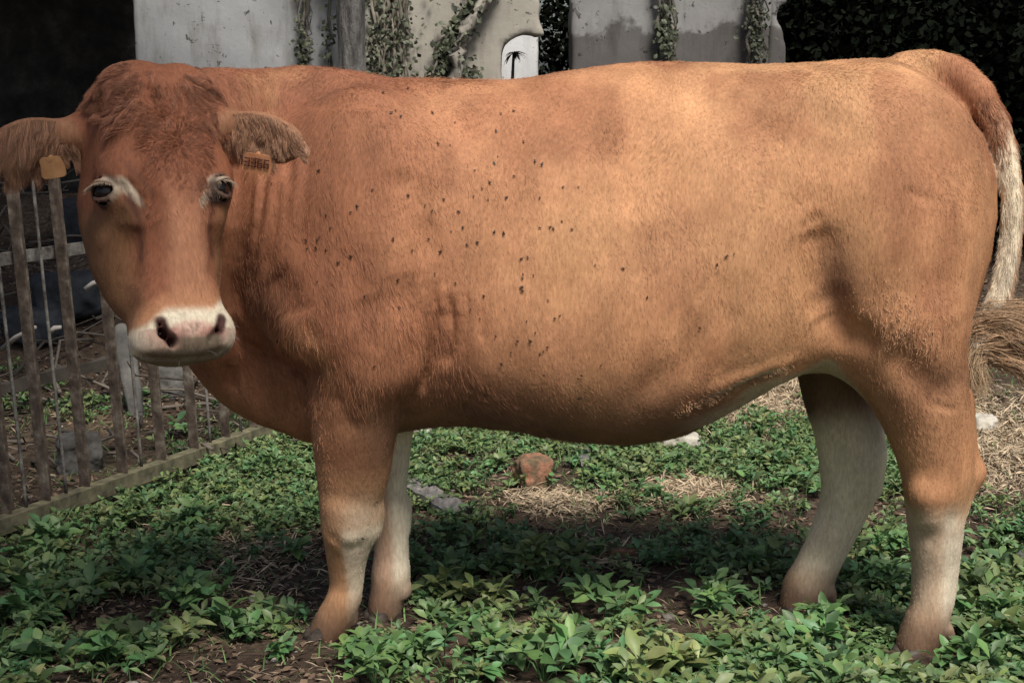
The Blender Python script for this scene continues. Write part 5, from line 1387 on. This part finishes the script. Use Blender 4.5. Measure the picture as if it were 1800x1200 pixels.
# tree trunk in front of the ruin, with its crown high above
def crown(mb, c, r, n, lc, L=.10, squash=.7):
    p = r_.normal(size=(n, 3)); p /= np.linalg.norm(p, axis=1)[:, None]; p *= (r_.random(n) ** .33)[:, None]
    cl = noise(p[:, 0] * 2.4, p[:, 1] * 2.4, p[:, 2] * 2.4, int(r_.integers(999)))
    p = p * (1 + .25 * cl)[:, None]; kp = cl > -.28; p = p[kp]; n = len(p)
    pos = np.array(c) + p * np.array([r, r, r * squash]); a = r_.normal(size=(n, 3))
    leaf_cloud(pos, a, r_.normal(size=(n, 3)) + [0, 0, .8], r_.uniform(.6, 1.3, n) * L, np.full(n, 1.3), lc * r_.uniform(.4, 1.6, n)[:, None], mb, ST, curl=r_.uniform(0, .3, n))
def tree(x, y, r0, H, cr, label, nleaf=7000, mat=m_bark, lc=np.array([.03, .05, .02]), name='tree', crowns=4, L=.12, low=0.0):
    root = empty(name, (x, y, 0)); tag(root, label, 'tree')
    Ft = Field(np.arange(-r0 * 2, r0 * 2, .016), np.arange(-r0 * 2, r0 * 2, .016), np.arange(-.1, min(H, 2.6), .03))
    X, Y, Z = Ft.xs[:, None, None], Ft.ys[None, :, None], Ft.zs[None, None, :]
    th = np.arctan2(Y, X)
    g = np.sqrt(X * X + Y * Y) - r0 * (1 + .5 * np.exp(-np.maximum(Z, 0) / .2)) + .018 * fbm(th * 3.2, Z * 2.2, 0, 7, 3) * (np.abs(np.sin(th * 5 + 2 * noise(Z * 2, 0, 0, 5)))) + .02 * noise(X * 4, Y * 4, Z * 2, 6)
    Ft.f = g.astype(np.float32); v, f = Ft.mesh(0)
    mesh_obj('trunk', v, f, mat, root)
    zt = min(H, 2.6) - .1
    for k_ in range(5):
        a = k_ * 1.3 + r_.uniform(0, 1); mb = MB(); e = np.array([math.cos(a) * cr * .6, math.sin(a) * cr * .6, zt + r_.uniform(.4, 1) * (H - zt + cr * .4)])
        mb.tube([(0, 0, zt - .2), e * [.25, .25, 0] + [0, 0, zt + .3], e], [r0 * .7, r0 * .5, r0 * .15], 8, jit=.05); mb.build('branch', mat, root)
    mb = MB()
    for k_ in range(crowns):
        a = r_.uniform(0, 6.28); d = cr * .5 if k_ else 0
        crown(mb, (math.cos(a) * d, math.sin(a) * d, H + r_.uniform(-.2, .6)), cr * r_.uniform(.6, .8), nleaf // crowns, lc, L)
    mb.build('crown', m_dark, root)
    return root
tree(wx(627, 9.0), 9.0, .088, 6.6, 1.6, 'grey barked tree trunk standing between the pale wall and the cream wall', 9000)
# ------------------------------------------------------------------ dark shed at the left
sh = empty('shed', (-3.6, 9.3, 0)); tag(sh, 'dark stone shed at the left behind the cow head, with roofing added to shade it', 'shed')
def stonewall(name, x0, x1, y, th, zt, parent, mat, seed=5):
    st = .05; Fw = Field(np.arange(x0 - .15, x1 + .15, st), np.arange(y - .12, y + th + .12, .04), np.arange(-.15, zt + .15, st))
    X, Y, Z = Fw.xs[:, None, None], Fw.ys[None, :, None], Fw.zs[None, None, :]
    row = np.floor(Z / .17); ux = X / .30 + .5 * (row % 2) + .2 * np.sin(row * 7); jx = np.minimum(ux % 1, 1 - ux % 1) * .30; jz = np.minimum(Z / .17 % 1, 1 - Z / .17 % 1) * .17
    joint = np.exp(-(np.minimum(jx, jz) / .02) ** 2) * .03
    g = np.maximum(np.maximum(x0 - X, X - x1), np.maximum(np.maximum(y - Y, Y - y - th), np.maximum(Z - zt, -Z - .1))) + joint + .02 * fbm(X * 5, Y * 5, Z * 5, seed, 3)
    Fw.f = g.astype(np.float32); v, f = Fw.mesh(0); o = mesh_obj(name, v - np.array([-3.6, 9.3, 0]), f, mat, parent); return o
stonewall('back_wall', -7.0, -2.30, 10.9, .3, 2.7, sh, m_darkstone)
mb = MB(); mb.box((-1.1, .25, 2.62), (2.33, 0, 0), (0, 2.1, .12), (0, -.003, .05)); 
mb.box((-.9 + .0, .1, 2.5), (.06, 0, 0), (0, 1.9, .11), (0, 0, .06)); mb.box((.9, .1, 2.5), (.06, 0, 0), (0, 1.9, .11), (0, 0, .06)); mb.build('shade_roof', m_roof, sh, smooth=False)  # roofing out of view, added to keep the back wall dark
mb = MB(); mb.box((-3.1, -1.5, 1.2), (.08, 0, 0), (0, .08, 0), (0, 0, 1.2)); mb.build('post', m_roof, sh, smooth=False)
# ------------------------------------------------------------------ dark shrubs and trees behind
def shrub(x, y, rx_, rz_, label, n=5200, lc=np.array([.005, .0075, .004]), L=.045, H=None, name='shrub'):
    root = empty(name, (x, y, 0)); tag(root, label, 'shrub', 'dark shrubs behind the ruin')
    mb = MB()
    for k_ in range(7):
        a = r_.uniform(0, 6.28); e = np.array([math.cos(a) * rx_ * .6, math.sin(a) * rx_ * .4, rz_ * r_.uniform(.9, 1.7)])
        mb.tube([(0, 0, -.05), e * [.3, .3, .5], e], [.035, .025, .008], 6, c=(.07, .06, .05), jit=.08)
    mb.build('stem', m_stick, root)
    mb = MB()
    for k_ in range(5):
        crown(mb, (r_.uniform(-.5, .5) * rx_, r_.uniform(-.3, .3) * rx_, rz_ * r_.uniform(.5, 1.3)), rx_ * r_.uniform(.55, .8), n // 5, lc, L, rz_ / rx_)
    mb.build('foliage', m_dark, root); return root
SH = [(-8.6, 12.5, 1.8, 1.6, 'dark shrub beyond the far left end of the shed'), (-9.4, 9.6, 1.5, 1.3, 'low dark shrub left of the shed'), (6.6, 11.5, 1.8, 1.7, 'dark shrub beyond the right edge'), (-5.5, 13.2, 1.6, 1.6, 'dark shrub far left behind the shed'), (-2.4, 13.4, 1.5, 1.6, 'dark shrub behind the straight edge of the pale wall'), (.8, 13.9, .75, 1.8, 'dark shrub seen through the gap in the ruin'),
      (.72, 11.6, .40, 1.5, 'dark narrow shrub close behind the gap between the walls'), (2.2, 10.2, .95, 1.4, 'dark shrub right of the end of the ruin'), (3.3, 10.0, 1.1, 1.5, 'dark shrub above the rump at the right'), (4.6, 10.4, 1.2, 1.6, 'dark shrub at the right edge behind the tail'), (3.0, 12.4, 1.8, 2.0, 'tall dark shrub at the back on the right')]
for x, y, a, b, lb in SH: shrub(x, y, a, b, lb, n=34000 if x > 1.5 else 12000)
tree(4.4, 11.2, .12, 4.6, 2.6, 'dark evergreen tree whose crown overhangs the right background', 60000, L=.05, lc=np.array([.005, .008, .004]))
tree(-3.4, 12.6, .14, 4.8, 2.6, 'dark evergreen tree behind the shed on the left', 12000, L=.16)
tree(1.3, 14.2, .12, 4.2, 2.0, 'dark tree behind the gap in the ruin', 9000, L=.16)

# ------------------------------------------------------------------ unseen trees added out of view to shade the left of the yard
root = empty('tree', (-2.9, 1.4, 0)); tag(root, 'unseen overhanging tree added left of the camera to shade the gate and the cow head', 'tree')
mb = MB(); mb.tube([(0, 0, -.1), (.05, 0, 1.2), (.1, -.1, 2.6), (.3, -.2, 4.2)], [.17, .13, .11, .07], 12, jit=.04); mb.build('trunk', m_bark, root)
for e in ((2.0, -.7, 4.2), (2.7, -.5, 4.3), (2.4, .4, 4.6), (.9, .5, 4.6)):
    mb = MB(); mb.tube([(.08, -.05, 2.4), (e[0] * .5, e[1] * .5, 3.5), e], [.07, .05, .015], 8, jit=.05); mb.build('branch', m_bark, root)
mb = MB()
for c0, rr in (((1.7, -.9, 4.2), .8), ((2.5, -.7, 4.3), .7), ((1.5, .3, 4.6), .9), ((2.3, .0, 4.5), .6)):
    crown(mb, c0, rr, 700, np.array([.04, .07, .03]), .10)
mb.build('crown', m_dark, root)

root = empty('tree', (-3.6, 5.4, 0)); tag(root, 'unseen leafy tree added past the left edge, its crown shading the debris behind the gate', 'tree')  # tree out of view, added to darken the debris
mb = MB(); mb.tube([(0, 0, -.1), (.05, 0, 1.2), (.2, -.1, 2.4), (.6, -.2, 3.8)], [.19, .15, .12, .07], 12, jit=.04); mb.build('trunk', m_bark, root)
for e in ((1.6, -.9, 3.7), (2.3, -.1, 3.6), (1.5, .9, 3.8), (.2, .8, 4.0)):
    mb = MB(); mb.tube([(.15, -.05, 2.2), (e[0] * .5, e[1] * .5, 3.1), e], [.07, .05, .015], 8, jit=.05); mb.build('branch', m_bark, root)
mb = MB()
for c0, rr in (((1.5, -.9, 3.8), 1.0), ((2.3, 0, 3.7), .9), ((1.2, .6, 3.9), 1.0), ((.4, -.3, 4.0), 1.0), ((1.7, 1.5, 3.9), .9)):
    crown(mb, c0, rr, 2600, np.array([.04, .07, .03]), .10)
mb.build('crown', m_dark, root)
